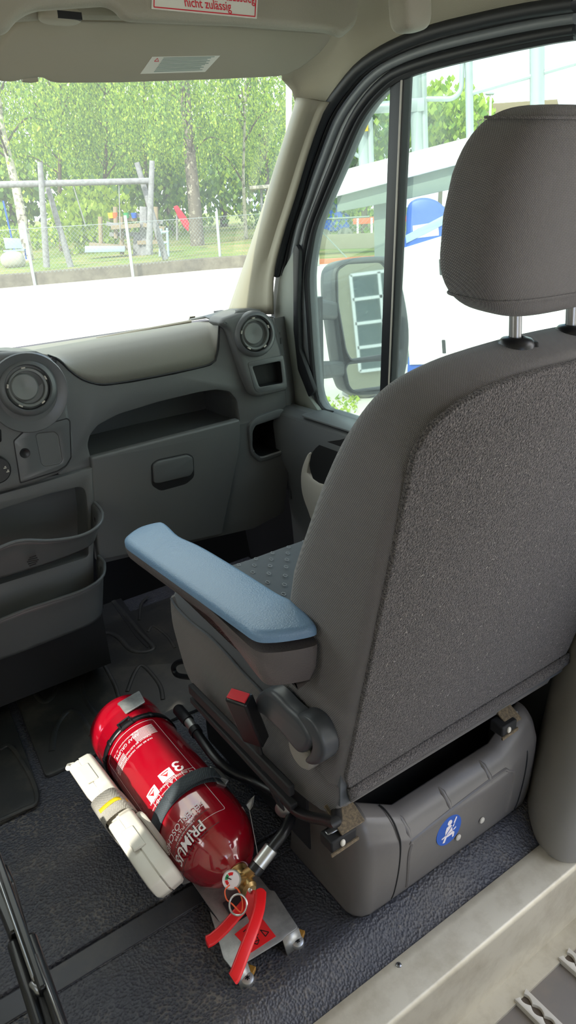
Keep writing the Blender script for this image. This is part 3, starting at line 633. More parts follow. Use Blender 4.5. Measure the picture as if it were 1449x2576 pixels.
for k in range(11):
    t = (k + 0.8) / 12.5; x0 = 383 + (353 - 383) * t + 30; x1 = 554 + (516 - 554) * t - 12 - (k * 7 % 5) * 3; y0 = 143 + 43 * t; y1 = 140 + 41 * t
    fp.bar(VL.p(*VL.px(x0, y0), 0.0004), VL.p(*VL.px(x1, y1), 0.0004), 0.0011, 0.0003, VL.N)
fp.build('fine_print', 'fineprint', vl)
tr = MB(); P = [VL.p(*VL.px(*q), 0.0005) for q in ((388, 154), (396, 146), (399, 154))]
for i in range(3): tr.bar(P[i], P[(i + 1) % 3], 0.0008, 0.0003, VL.N)
tr.build('warning_triangle', 'redprint', vl)
gh_ = thing('grab_handle', 'grey grab handle end on the roof lining above the passenger window', 'handle', ony(1030, 20, 0.85))
MB().sell(ony(1031, 8, 0.86) , (0.026, 0.022, 0.034), 0.5, 0.5, M=Matrix.Rotation(-0.1, 3, 'Y')).build('handle_foot', 'shelf', gh_)
# ------------------------------------------------------------------ passenger seat
XC = 0.782                                    # seat centre line
mat('lever', lin((66, 69, 74)), 0.38)
seat = thing('passenger_seat', 'dark grey cloth passenger seat with carpeted back, headrest and left armrest', 'seat', (XC, 0.95, 0.0))
SN = Vector((0, 1, 0.24)); SC = 0.74
SF = Frame((XC, SC - 0.24 * 0.6, 0.6), (1, 0, 0), (0, -0.24, 1))            # rear face of the backrest, facing back
def sz(z): return (z - 0.6) / SF.V.z
def seat_plate(half, depth_of, bev, front_bev, name, m, parent, nseg=4):
    """backrest body: outline in the seat plane, depth varies with height, both rims rounded"""
    out = ccw(half); rings = []
    for k in range(nseg + 1):
        t = k / nseg * math.pi / 2; rings.append((bev * (1 - math.sin(t)), bev * (1 - math.cos(t)), 0))
    for k in range(nseg + 1):
        t = k / nseg * math.pi / 2; rings.append((front_bev * (1 - math.cos(t)), front_bev * (1 - math.sin(t)), 1))
    mb = MB(); loops = []
    for d, w, side in rings:
        L = []
        for (x, y), (x0, y0) in zip(offset2(out, d), out):
            D = depth_of(SF.p(x0, y0).z); L.append(SF.p(x, y, -(w if side == 0 else D - w)))
        loops.append(L)
    mb.loft(loops, True, False)
    o = len(mb.v) - len(out)
    for ids, L in ((list(range(len(out))), offset2(out, bev)), ([o + i for i in range(len(out))], offset2(out, front_bev))):
        for t in tessellate_polygon([[Vector((x, y, 0)) for x, y in L]]): mb.f.append(tuple(ids[i] for i in t))
    return mb.build(name, m, parent, angle=50)
def depth_of(z):
    K = [(0.25, 0.17), (0.45, 0.19), (0.63, 0.185), (0.76, 0.155), (0.88, 0.125), (1.02, 0.10)]
    for (a, b), (c, d) in zip(K, K[1:]):
        if z <= c: return b + (d - b) * max(0, (z - a) / (c - a))
    return 0.10
hl = [(-0.262, 0.262), (-0.276, 0.33), (-0.280, 0.50), (-0.280, 0.70), (-0.277, 0.82), (-0.262, 0.888), (-0.225, 0.935), (-0.16, 0.957), (-0.08, 0.965), (0.0, 0.967)]
hl = hl + [(-x, z) for x, z in reversed(hl[:-1])]
outl = [(v.x, sz(v.y)) for v in spline([(x, z) for x, z in hl], 5)]
sb = seat_plate(outl, depth_of, 0.018, 0.045, 'backrest', 'fabric', seat)
# carpeted rear panel and its loose bottom hem
cpx = [(876, 1990), (866, 1955), (880, 1890), (905, 1740), (937, 1560), (975, 1350), (1000, 1225), (1030, 1140), (1080, 1068), (1150, 1012), (1220, 975), (1300, 945), (1380, 922), (1449, 905)]
cl = [SF.px(*q) for q in cpx]; cl = [(max(x, -0.268), y) for x, y in cl]
tipy = cl[-1][1]
right = [(-x, y) for x, y in reversed(cl)]
right = [q for q in right if q[0] > 0.01]
carp = cl + right
carp = [(x, y) for x, y in carp]
car = MB().slab(SF.shift(0.006), ccw(carp), 0.008, 0.004, seg=2).build('rear_carpet', 'carpet', sb)
lint = MB(); rnd = random.Random(3)
for i in range(420):
    x = rnd.uniform(-0.26, 0.26); z = rnd.uniform(-0.30, 0.36)
    if abs(x) > 0.24 - max(0, z - 0.25) * 0.9: continue
    p = SF.p(x, z, 0.0068); a = rnd.uniform(0, 6.3); L = rnd.uniform(0.0008, 0.004) * (1.6 if x < -0.2 else 1)
    q = p + (SF.U * math.cos(a) + SF.V * math.sin(a)) * L + SF.N * 0.0006
    lint.bar(p, q, 0.00035, 0.00035, (0.3, 0.2, 0.9))
lo = lint.build('lint', 'lightgrey', sb); tag(lo, kind='stuff')
hem = [[SF.p(x, y, 0.007) for x, y in ((-0.262, sz(0.335)), (-0.13, sz(0.342)), (0.0, sz(0.345)), (0.14, sz(0.348)), (0.268, sz(0.352)))],
       [SF.p(x, y, 0.013) for x, y in ((-0.260, sz(0.318)), (-0.13, sz(0.324)), (0.0, sz(0.326)), (0.14, sz(0.328)), (0.270, sz(0.332)))],
       [SF.p(x, y, 0.006) for x, y in ((-0.250, sz(0.297)), (-0.13, sz(0.301)), (0.0, sz(0.302)), (0.14, sz(0.304)), (0.262, sz(0.310)))],
       [SF.p(x, y, -0.03) for x, y in ((-0.245, sz(0.293)), (-0.13, sz(0.297)), (0.0, sz(0.298)), (0.14, sz(0.300)), (0.255, sz(0.306)))]]
MB().loft([[v for v in spline(r, 5)] for r in hem], False, False).build('carpet_hem', 'carpet', sb, angle=80, solid=0.004)
MB().tube([SF.p(-0.030 + 0.002, sz(0.55), 0.0065), SF.p(-0.022, sz(0.556), 0.0065)], 0.004, 8).build('worn_spot', 'hole', sb) if False else None
# top seam of the cloth
MB().tube(spline([SF.p(0.03, sz(0.948), 0.001), SF.p(0.045, sz(0.962), -0.012), SF.p(0.06, sz(0.9675), -0.05)], 5), 0.0012, 6).build('top_seam', 'blackmatt', sb)
# headrest on two posts
PY = 0.566
hr_c = Vector((XC + 0.006, 0.585, 1.123))
def hwarp(p):
    t = (p.z + 0.114) / 0.228
    k = 0.97 - 0.16 * max(0, (0.30 - t) / 0.30) ** 1.6 if t < 0.5 else 0.97 - 0.24 * max(0, (t - 0.5) / 0.5) ** 1.7
    bow = 0.012 * (1 - (p.x / 0.16) ** 2)
    return Vector((p.x * k, p.y * (0.85 + 0.15 * math.sin(math.pi * min(1, t))) - bow - 0.10 * p.z * 0, p.z))
HM = Matrix.Rotation(math.radians(6), 3, 'X')
hr = MB().sell(hr_c, (0.150, 0.056, 0.111), 0.42, 0.5, 48, 32, hwarp, HM).build('headrest', 'fabric', seat, angle=80)
for zt, rr in ((0.098, 0.93), (-0.085, 0.97)):
    P = []
    for i in range(48):
        u = 2 * math.pi * i / 48; sg = lambda v, e: math.copysign(abs(v) ** e, v)
        sv = abs(zt / 0.116) ** (1 / 0.42) ; cv = math.sqrt(max(0, 1 - sv * sv)) ** 0.42
        p = hwarp(Vector((0.1505 * cv * sg(math.cos(u), 0.5), 0.0565 * cv * sg(math.sin(u), 0.5), zt))); P.append(hr_c + HM @ p)
    MB().tube(P, 0.0016, 6, True).build('piping', 'fabric', hr)
for x in (0.726, 0.836):
    MB().tube([(x, PY, 0.96), (x, PY + 0.006, 1.05)], 0.0075, 16).build('headrest_post', 'steel', seat)
    gz = 0.972
    g = MB().lathe([(0.021, -0.012), (0.0225, 0.0), (0.022, 0.008), (0.018, 0.013), (0.010, 0.015), (0.0085, 0.011)], (x, PY, gz), (0, -0.05, 1), 28).build('post_guide', 'black', seat)
    MB().box((x + 0.014, PY - 0.014, gz + 0.004), (0.014, 0.012, 0.010), Matrix.Rotation(0.8, 3, 'Z')).build('release_button', 'blackmatt', g, bevel=0.002)
# cushion with a bolstered side and piping
def cush(): 
    rows = []; prof = [(0.66, 0.30), (0.66, 0.42), (0.70, 0.452), (0.80, 0.458), (0.95, 0.462), (1.08, 0.468), (1.16, 0.462), (1.205, 0.44), (1.222, 0.40), (1.215, 0.34), (1.19, 0.29)]
    prof = [(v.x, v.y) for v in spline(prof, 4)]
    for x, dz, dy, lift in ((-0.272, -0.03, -0.03, 0.0), (-0.268, -0.010, -0.012, 0.0), (-0.255, 0.004, -0.004, 0), (-0.225, 0.012, 0.0, 0), (-0.16, 0.004, 0.004, 0), (-0.08, 0.0, 0.006, 0), (0.0, 0, 0.007, 0), (0.08, 0, 0.006, 0), (0.16, 0.004, 0.004, 0), (0.225, 0.012, 0.0, 0), (0.255, 0.004, -0.004, 0), (0.268, -0.010, -0.012, 0), (0.272, -0.03, -0.03, 0)):
        rows.append([Vector((XC + x, y + (dy if y > 1.0 else 0), z + (dz if z > 0.36 else 0))) for y, z in prof])
    return MB().loft(rows, True, True)
cu = cush().build('cushion', 'fabric_plain', seat, angle=60)
pat = MB(); rnd = random.Random(5)
for i in range(9):
    for j in range(13):
        x = XC - 0.17 + 0.042 * i + (0.021 if j % 2 else 0); y = 0.84 + 0.027 * j
        z = 0.4665 + (y - 0.95) * 0.045 if y < 1.09 else 0.4735 - (y - 1.09) * 0.09
        for s in (-1, 1):
            pat.bar((x - 0.003 * s, y + 0.0035 * s, z), (x + 0.002 * s, y + 0.006 * s, z), 0.0013, 0.001); pat.bar((x + 0.002 * s, y + 0.006 * s, z), (x + 0.004 * s, y - 0.001 * s, z), 0.0013, 0.001)
po_ = pat.build('cloth_pattern', 'cloth_mark', cu); tag(po_, kind='stuff')
XS = 0.506
sidepx = [(427, 1500), (445, 1530), (480, 1565), (525, 1600), (565, 1640), (600, 1680), (640, 1722), (668, 1752), (700, 1800), (760, 1850), (800, 1930), (848, 1985), (830, 2050), (740, 1990), (640, 1890), (560, 1815), (505, 1755), (470, 1700), (445, 1620), (430, 1560)]
SFR = Frame((XS, 1, 0.3), (0, -1, 0), (0, 0, 1))
if SFR.N.x > 0: SFR = Frame((XS, 1, 0.3), (0, 1, 0), (0, 0, 1))
MB().slab(SFR, [tuple(v) for v in spline(SFR.pts(sidepx), 3, True)], 0.02, 0.006).build('side_panel', 'fabric', cu)
MB().tube(spline([onx(*q, XS - 0.001) for q in [(430, 1505)] + sidepx[1:8]], 5), 0.0022, 6).build('side_piping', 'fabric_plain', cu)
# armrest on the left of the backrest
AF = Frame((0.45, 0.9, 0.622), (1, 0, 0), (0, 1, 0))
apx = [(313, 1357), (320, 1342), (352, 1322), (402, 1310), (422, 1318), (452, 1345), (500, 1367), (555, 1398), (640, 1450), (700, 1488), (735, 1505), (770, 1535), (792, 1560), (790, 1574), (735, 1586), (680, 1592), (640, 1588), (600, 1562), (520, 1505), (430, 1442), (345, 1382)]
ao = [tuple(v) for v in spline(AF.pts(apx), 4, True)]
arm = MB().slab(AF, ao, 0.016, 0.009, seg=4).build('armrest', 'armtop_sky_tint', seat, angle=60)
low = []
AO = ccw(ao)
for d, z in ((0.0, -0.0155), (0.0, -0.021), (0.003, -0.034), (0.012, -0.046), (0.03, -0.052)):
    L = []
    for (x, y), (x0, y0) in zip(offset2(AO, d), AO):
        k = min(1, max(0, (0.86 - (y0 + AF.O.y)) / 0.16)); k = k * k * (3 - 2 * k)
        L.append(AF.p(x, y, z * (1 + 1.05 * k)))
    low.append(L)
MB().loft(low).build('armrest_base', 'armside', arm, angle=30)
# recline lever and hook knob, belt buckle on its stalk
def SX(x): return Frame((x, SFR.O.y, SFR.O.z), SFR.U, SFR.V)
pad_ = [(636, 1775), (641, 1752), (655, 1740), (672, 1738), (692, 1752), (720, 1782), (748, 1808), (772, 1845), (779, 1868), (770, 1890), (752, 1899), (736, 1886), (700, 1842), (662, 1806), (642, 1792)]
MB().slab(SX(0.470), [tuple(v) for v in spline(SX(0.470).pts(pad_), 3, True)], 0.026, 0.010, seg=4).build('recline_lever', 'lever', seat)
cres = [(727, 1817), (736, 1802), (756, 1799), (782, 1815), (801, 1845), (812, 1880), (811, 1908), (797, 1925), (776, 1926), (764, 1912), (776, 1898), (782, 1876), (776, 1853), (758, 1836), (742, 1832), (731, 1827)]
MB().slab(SX(0.474), [tuple(v) for v in spline(SX(0.474).pts(cres), 3, True)], 0.028, 0.006, seg=3).build('hook_knob', 'lever', seat)
MB().lathe([(0.030, 0.0), (0.030, 0.014), (0.026, 0.018), (0.001, 0.018)], onx(775, 1880, 0.500), (-1, 0, 0), 32).build('knob_disc', 'greytrim', seat)
BF = Frame(onx(612, 1790, 0.430), (0.35, -0.94, 0), (0.12, 0.32, 1))
bk = [onz(*q, z) for *q, z in ((600, 1752, 0.440), (641, 1850, 0.335), (664, 1930, 0.265), (692, 2000, 0.200), (712, 2035, 0.172))]
bl = thing('belt_buckle', 'black seat belt buckle with red release button on its stalk beside the seat', 'seat belt buckle', bk[0])
MB().bar(bk[0], bk[0].lerp(bk[1], 1.1), 0.040, 0.026, (-0.8, -0.4, 0.3)).build('buckle_body', 'black', bl, bevel=0.004)
d = (bk[0] - bk[1]).normalized()
MB().bar(bk[0] + d * 0.0005, bk[0] + d * 0.0035, 0.034, 0.018, (-0.8, -0.4, 0.3)).build('release_button', 'buckle', bl, bevel=0.001)
MB().tube(spline(bk[1:], 6), 0.010, 10, flat=0.45).build('buckle_stalk', 'blackmatt', bl)
MB().lathe([(0.014, -0.004), (0.014, 0.004), (0.008, 0.007), (0.001, 0.007)], bk[-1], (-0.8, -0.5, 0.3), 24).build('anchor_bolt', 'steel', bl)
# seat slides, adjuster loop, frame bar along the side
sl_ = [onx(*q, 0.475) for q in ((482, 1728), (700, 1952), (738, 1995))]
MB().bar(onx(480, 1730, 0.478), onx(735, 1990, 0.478), 0.012, 0.022).build('seat_slide', 'blackmatt', seat, bevel=0.003)
MB().bar(onx(486, 1757, 0.482), onx(740, 2030, 0.482), 0.016, 0.014).build('seat_slide', 'blackmatt', seat, bevel=0.003)
MB().tube(spline([onx(*q, 0.488) for q in ((700, 1985), (735, 2030), (770, 2052), (815, 2062), (845, 2066))] + [Vector((0.53, 0.70, 0.262)), Vector((0.56, 0.76, 0.255))], 5), 0.009, 10).build('frame_tube', 'black', seat)
MB().tube(spline([onx(*q, 0.535) for q in ((520, 1706), (470, 1703), (446, 1698), (437, 1685), (440, 1672), (458, 1664), (500, 1668))], 5), 0.006, 10).build('adjuster_loop', 'black', seat)
MB().box((XC, 0.985, 0.17), (0.48, 0.41, 0.24)).build('seat_pan', 'blackmatt', seat, bevel=0.02)
for q0, q1, q2 in (((866, 2047), (856, 2082), (851, 2100)), ((1272, 1790), (1280, 1806), (1266, 1822))):
    k = 1.0 if q0[0] < 1000 else 0.8
    p = ony(*q0, 0.668); h = MB().box(p, (0.046 * k, 0.05, 0.004), Matrix.Rotation(0.5, 3, 'X')); hb_ = h.build('hinge_plate', 'rust', seat, bevel=0.001)
    p = ony(*q1, 0.662); MB().bar(p + Vector((-0.026 * k, 0.004, -0.002)), p + Vector((0.026 * k, 0.0, 0.006)), 0.012, 0.008).build('hinge_lip', 'steel', hb_, bevel=0.003)
    p = ony(*q2, 0.660); MB().box(p, (0.05 * k, 0.03, 0.022)).build('hinge_channel', 'hole', hb_, bevel=0.003)
    MB().bar(p + Vector((-0.027 * k, -0.016, -0.012)), p + Vector((0.027 * k, -0.016, -0.010)), 0.004, 0.006).build('channel_rim', 'rust', hb_, bevel=0.001)
    MB().sell(p + Vector((-0.004, -0.016, 0.0)), (0.0045, 0.003, 0.006), 0.8, 0.8, 14, 10).build('bolt', 'white_plastic', hb_)

# ------------------------------------------------------------------ plastic box under the seat back
cov = thing('seat_base_cover', 'black moulded plastic seat base cover with blue seat belt sticker', 'seat cover', (XC, 0.70, 0.0))
def cov_profile(k=0.0):                      # (y, z) from the floor at the back, up and over
    return [(0.668, 0.008), (0.662, 0.03), (0.657 + k, 0.08), (0.655 + k, 0.130), (0.660 + k, 0.146), (0.670 + k, 0.164), (0.688, 0.176), (0.704, 0.177)]
P = [(v.x, v.y) for v in spline(cov_profile(), 4)]
def at_cov(t):                                 # point on the profile by length fraction
    Q = [Vector((y, z, 0)) for y, z in P]; d = [0]
    for i in range(1, len(Q)): d.append(d[-1] + (Q[i] - Q[i - 1]).length)
    t *= d[-1]; i = max(j for j in range(len(d)) if d[j] <= t + 1e-9); i = min(i, len(Q) - 2)
    return Q[i].lerp(Q[i + 1], (t - d[i]) / (d[i + 1] - d[i]))
x0, x1 = 0.545, 1.005
rows = []
for x, sq in ((x0, 0.030), (x0 + 0.004, 0.016), (x0 + 0.014, 0.005), (x0 + 0.028, 0.0), (x0 + 0.11, 0.0), (XC, 0), (x1 - 0.10, 0.0), (x1 - 0.028, 0.0), (x1 - 0.014, 0.005), (x1 - 0.004, 0.016), (x1, 0.030)):
    up = 1.0 + 0.32 * max(0.0, min(1.0, (abs(x - XC) - 0.13) / 0.07))
    rows.append([Vector((x, y + sq, z * up - sq * 0.9 * min(1, z / 0.12))) for y, z in P])
rows = [[v + Vector((0.002, 0.17, -0.05 * v.z)) for v in rows[0]]] + rows + [[v + Vector((-0.002, 0.17, -0.05 * v.z)) for v in rows[-1]]]
cb = MB().loft(rows, False, False).build('cover_body', 'coverplastic', cov, angle=50, solid=0.004)
# rear plate: raised lip, ribs, joints
def cv(x, z, w=0.0):
    bb = [q for q in P if q[1] <= 0.1768]; y = min(bb, key=lambda q: abs(q[1] - z))[0]
    for a, b in zip(bb, bb[1:]):
        if a[1] <= z <= b[1]: y = a[0] + (b[0] - a[0]) * (z - a[1]) / (b[1] - a[1])
    return Vector((x, y - w, z))
pl_ = [(x0 + 0.11, 0.022), (x0 + 0.106, 0.10), (x0 + 0.112, 0.128), (x0 + 0.13, 0.136), (x1 - 0.13, 0.146), (x1 - 0.095, 0.142), (x1 - 0.08, 0.12), (x1 - 0.085, 0.03)]
MB().tube([cv(x, z, 0.0) for x, z in [tuple(v) for v in spline(pl_, 6)]], 0.0045, 8).build('panel_ridge', 'coverplastic', cb)
for xr in (0.655, 0.755, 0.862):
    MB().tube([cv(xr + dx, z, -0.001) for dx, z in ((-0.004, 0.1745), (-0.003, 0.169), (0.0, 0.152), (0.002, 0.132))], [0.003, 0.0065, 0.0065, 0.003], 10).build('rib', 'coverplastic', cb)
for xr in (x0 + 0.075, x1 - 0.055):
    ux = 1.0 + 0.32 * max(0.0, min(1.0, (abs(xr - XC) - 0.13) / 0.07))
    MB().tube([Vector((xr + 0.01 * math.sin(3 * t), at_cov(t).x - 0.0022, at_cov(t).y * ux + 0.001)) for t in [0.02 + 0.96 * k / 30 for k in range(31)]], 0.0016, 6).build('joint', 'hole', cb)
for q in ((1212, 2063), (1152, 2106)):
    p = ony(*q, 0.6545); MB().lathe([(0.0065, 0.0), (0.006, 0.002), (0.004, 0.0032), (0.0005, 0.0036)], p, (0, -1, 0), 20).build('rivet', 'lightgrey', cb)
ps = ony(1128, 2087, 0.6545)
sk = thing('seat_belt_sticker', 'round blue sticker with white belted person pictogram on the seat base cover', 'sticker', ps)
KF = Frame(ps + Vector((0, -0.0016, 0)), (1, 0, 0), (0, 0, 1))
MB().slab(KF, circle2(0.0315, 48), 0.0012).build('sticker_disc', 'blue', sk)
kk = MB(); KG = KF.shift(0.0006)
kk.slab(KG, circle2(0.0058, 20, 0.001, 0.0175), 0.0004)
for P_ in ([(-0.007, 0.010), (0.0015, 0.012), (0.006, 0.0085), (0.009, -0.006), (-0.010, -0.008), (-0.010, 0.002)], [(-0.010, -0.0095), (0.010, -0.0075), (0.014, -0.0125), (0.012, -0.0215), (0.008, -0.0215), (0.009, -0.014), (0.0, -0.014), (-0.006, -0.0135), (-0.011, -0.023), (-0.016, -0.0215), (-0.0125, -0.014)], [(-0.018, -0.012), (-0.010, -0.0105), (-0.0095, -0.0075), (-0.019, -0.009)], [(0.011, -0.0065), (0.0175, -0.004), (0.0175, -0.001), (0.011, -0.0035)], [(0.0075, 0.006), (0.0165, 0.0225), (0.0195, 0.0205), (0.0105, 0.002)]):
    kk.slab(KG, ccw(P_), 0.0004)
kk.build('belt_pictogram', 'print', sk)
bs = MB(); bs.bar(KG.p(0.012, 0.011, 0.0002), KG.p(-0.009, -0.007, 0.0002), 0.0018, 0.0004, KG.N); bs.build('belt_line', 'blue', sk)
# ------------------------------------------------------------------ fire extinguisher
R_ = 0.079; EC = Vector((0.397, 0, 0.106))                    # axis along y
ex = thing('fire_extinguisher', 'red powder fire extinguisher lying strapped to its floor bracket', 'fire extinguisher', (0.397, 1.05, 0.0))
prof = [(0.0005, 1.300), (0.060, 1.300), (0.071, 1.296), (0.0765, 1.288), (0.079, 1.272), (0.079, 1.244), (0.0776, 1.240), (0.079, 1.236), (0.079, 0.925), (0.0775, 0.900), (0.072, 0.872), (0.062, 0.848), (0.048, 0.829), (0.034, 0.818), (0.026, 0.813), (0.022, 0.806), (0.0005, 0.806)]
body = MB().lathe(prof, EC, (0, 1, 0), 64, False).build('cylinder', 'red', ex, angle=50)
def cyl(u, y, dr=0.0009, r=R_):                                # u: arc length from the top line, + towards +x
    a = u / r; return Vector((EC.x + (r + dr) * math.sin(a), y, EC.z + (r + dr) * math.cos(a)))
def ang_of(px, py):                                            # arc position and y where a sight line meets the cylinder
    d = ray(px, py); ox, oz = EYE.x - EC.x, EYE.z - EC.z
    a = d.x ** 2 + d.z ** 2; b = ox * d.x + oz * d.z; c = ox * ox + oz * oz - R_ ** 2; D = max(0, b * b - a * c)
    t = (-b - math.sqrt(D)) / a; p = EYE + d * t
    return math.atan2(p.x - EC.x, p.z - EC.z) * R_, p.y
# printing, reading upright when the valve points up; letters run from right to left over the top
def cw(u0, y0): return lambda x, y: cyl(u0 - x, y0 - y, 0.0012)
pr = MB()
u, y = ang_of(470, 2118); write(pr, cw(u, y), 'PRIMUS', 0.034, bold=0.010, sx=0.72, shear=0.0)
prb = MB()
for sx_, yy in ((0.062, 0.0185), (0.062, -0.0185)):
    prb.loft([[cyl(u - sx_ + 2 * sx_ * k / 20, y + yy + dy, 0.0008) for k in range(21)] for dy in (-0.0006, 0.0006)], False, False)
write(prb, lambda x, yy: cyl(u - x - 0.0015, y - yy + 0.0008, 0.0007), 'PRIMUS', 0.034, bold=0.016, sx=0.72)
prb.build('print_shadow', 'printblack', body)
u, y = ang_of(448, 2078); write(pr, cw(u, y), 'FEUERLÖSCHER', 0.0175, bold=0.004, sx=0.92)
for k, s in enumerate(('6 kg ABC PULVER', 'Prüf Nr. P1-14-02', 'Marke ANAF')):
    write(pr, cw(u + 0.012, y - 0.013 + 0 * k), s, 0.0085, -0.0, 0.0 - 0.009 * k * 0) if k == 0 else None
write(pr, cw(u + 0.0, y - 0.021), '3 Beispiele nach DIN EN 3', 0.005)
def rule_box(u0, u1, y0, y1, w=0.0005, rr=0.006):
    L = fillet([(u0, y0), (u1, y0), (u1, y1), (u0, y1)], rr, 4); n = len(L)
    for i in range(n):
        a, b = L[i], L[(i + 1) % n]; m = max(1, int(math.hypot(b[0] - a[0], b[1] - a[1]) / 0.006))
        dx, dy = b[0] - a[0], b[1] - a[1]; q = math.hypot(dx, dy) or 1; nx, ny = -dy / q * w, dx / q * w
        pr.loft([[cyl(a[0] + dx * k / m + s * nx, a[1] + dy * k / m + s * ny) for k in range(m + 1)] for s in (-1, 1)], False, False)
def blk(u0, u1, y0, y1, dst=None, dr=0.0009):
    m = max(1, int(abs(u1 - u0) / 0.005)); (dst or pr).loft([[cyl(u0 + (u1 - u0) * k / m, yy, dr) for k in range(m + 1)] for yy in (y0, y1)], False, False)
uL, uR = -0.105, 0.028
rule_box(uL, uR, 0.960, 1.175)
rule_box(uL, uR - 0.004, 0.872, 0.965)
for y_, s, sz_ in ((1.158, 'Max. Betriebstemperatur -30 / +60', 0.0055), (1.148, 'ANAF GRUPPE', 0.0115), (1.128, 'VORSICHT BEI ELEKTRISCHEN ANLAGEN', 0.0062), (1.118, 'NUR BIS 1000V. MINDESTABSTAND 1 m', 0.0062)):
    write(pr, cw(-0.048, y_ - 0.0), s, sz_, sx=0.9)
for k in range(9): blk(-0.028, 0.018, 1.160 - 0.0035 * k, 1.1585 - 0.0035 * k)
for k in range(7): blk(-0.098, -0.060, 1.139 - 0.003 * k, 1.138 - 0.003 * k)
write(pr, cw(-0.030, 0.993), '1.Betätigungshebel drücken', 0.0088)
write(pr, cw(-0.045, 0.981), 'nur bei Brandklassen ABC einsetzen', 0.005)
for (px, py), ch in (((418, 1950), 'A'), ((385, 1998), 'B')):
    ic = MB(); u, y = ang_of(px, py)
    blk(u - 0.013, u + 0.013, y - 0.012, y + 0.012)
    rule_box(u - 0.009, u + 0.009, y - 0.030, y - 0.014, rr=0.002); write(pr, cw(u, y - 0.022), ch, 0.012)
    a = [(u - 0.007, y + 0.006), (u, y - 0.006), (u + 0.006, y + 0.004), (u + 0.001, y + 0.001)]
    ic.add([cyl(*q, 0.0013) for q in a], [(0, 1, 3), (1, 2, 3)]); blk(u - 0.008, u + 0.008, y + 0.006, y + 0.008, ic, 0.0013); ic.build('pictogram', 'redlever', body)
for (px, py), w, h in (((478, 1943), 0.013, 0.010), ((495, 1968), 0.011, 0.008)):
    u, y = ang_of(px, py); rule_box(u - w, u + w, y - h, y + h, rr=0.001)
    pr.loft([[cyl(u + 0.003 + r * math.cos(a * math.pi / 10), y + r * math.sin(a * math.pi / 10)) for a in range(21)] for r in (0.0025, 0.0038)], False, False)
    blk(u - w + 0.003, u - 0.003, y - 0.004, y - 0.003); blk(u - w + 0.003, u - 0.003, y + 0.002, y + 0.003)
u, y = ang_of(447, 1928)                                       # swirl emblem
for s, (du, dy) in ((1, (0, 0.006)), (-1, (0, -0.006))):
    pr.loft([[cyl(u + du + r * math.cos(s * a * math.pi / 12 + 0.4), y + dy + r * math.sin(s * a * math.pi / 12 + 0.4)) for a in range(19)] for r in (0.004, 0.0085)], False, False)
pr.build('printing', 'print', body)
# valve, gauge, levers, pin
vc = Vector((0.397, 0.79, 0.108))
va = MB().lathe([(0.020, 0.0), (0.020, 0.008), (0.014, 0.012), (0.014, 0.045), (0.010, 0.050), (0.0005, 0.050)], (0.397, 0.812, 0.106), (0, -1, 0), 24).build('valve', 'brass', ex)
gp = onz(583, 2213, 0.150)
ga = MB().lathe([(0.0145, -0.010), (0.0155, 0.0), (0.0150, 0.003), (0.013, 0.0035)], gp, (-0.35, -0.45, 0.8), 28).build('pressure_gauge', 'silver', va)
GA = Vector((-0.35, -0.45, 0.8)).normalized(); gx = GA.cross(Vector((0, 1, 0))).normalized(); GFm = Frame(gp + GA * 0.0038, gx, GA.cross(gx))
if GFm.N.dot(GA) < 0: GFm = Frame(gp + GA * 0.0038, -gx, GA.cross(gx))
MB().slab(GFm, circle2(0.0130, 28), 0.0006).build('gauge_face', 'print', ga)
def arc(f, r0, r1, a0, a1, n=8): return [[f.p(r * math.cos(a0 + (a1 - a0) * k / n), r * math.sin(a0 + (a1 - a0) * k / n), 0.0004) for k in range(n + 1)] for r in (r0, r1)]
mat('green', lin((40, 140, 80)), 0.5)
MB().loft(arc(GFm, 0.006, 0.0105, -1.6, -0.7), False, False).build('gauge_green', 'green', ga)
g2 = MB(); g2.loft(arc(GFm, 0.006, 0.0105, -2.6, -1.7), False, False); g2.loft(arc(GFm, 0.006, 0.0105, -0.6, 0.2), False, False); g2.build('gauge_red', 'redlever', ga)
MB().tube([GFm.p(0, 0, 0.001), GFm.p(0.004, -0.008, 0.001)], 0.0007, 6).build('gauge_needle', 'black', ga)
MB().tube([gp - GA * 0.008, Vector((0.397, 0.785, 0.112))], 0.009, 12).build('gauge_neck', 'brass', va)
# carrying handle (low) and squeeze lever (high)
def lever(name, pts, w, m, par, th=0.016):
    P = spline(pts, 6); mb = MB(); loops = []
    for i, p in enumerate(P):
        a = P[max(0, i - 1)]; b = P[min(len(P) - 1, i + 1)]; t = (b - a).normalized(); s = t.cross(Vector((0, -0.45, 1))).normalized(); n_ = s.cross(t)
        k = 1.0 if 0 < i < len(P) - 1 else 0.55
        sec = rrect(w * k, th, 0.004, 0, 0, 3); loops.append([p + s * x + n_ * y for x, y in sec])
    return mb.loft(loops).build(name, m, par, angle=45)
lever('squeeze_lever', [onz(*q, z) for *q, z in ((655, 2245, 0.142), (650, 2290, 0.150), (633, 2345, 0.152), (612, 2400, 0.148), (592, 2452, 0.140), (586, 2462, 0.138))], 0.018, 'redlever', ex)
lever('carry_handle', [onz(*q, z) for *q, z in ((635, 2255, 0.118), (600, 2295, 0.112), (565, 2335, 0.108), (535, 2362, 0.104), (519, 2370, 0.104))], 0.017, 'redlever', ex, 0.012)
LF_ = Frame(onz(628, 2270, 0.130), (0.35, 0.2, 1), (-0.2, 1, 0.1))
cheek = [onz(*q, z) for *q, z in ((622, 2238, 0.136), (650, 2240, 0.144), (652, 2262, 0.142), (630, 2325, 0.138), (618, 2300, 0.132), (614, 2265, 0.130))]
ck = MB(); ck.add(cheek + [p + Vector((0.010, 0.004, -0.012)) for p in cheek], [tuple(range(5, -1, -1)), tuple(range(6, 12))] + [(i, (i + 1) % 6, 6 + (i + 1) % 6, 6 + i) for i in range(6)])
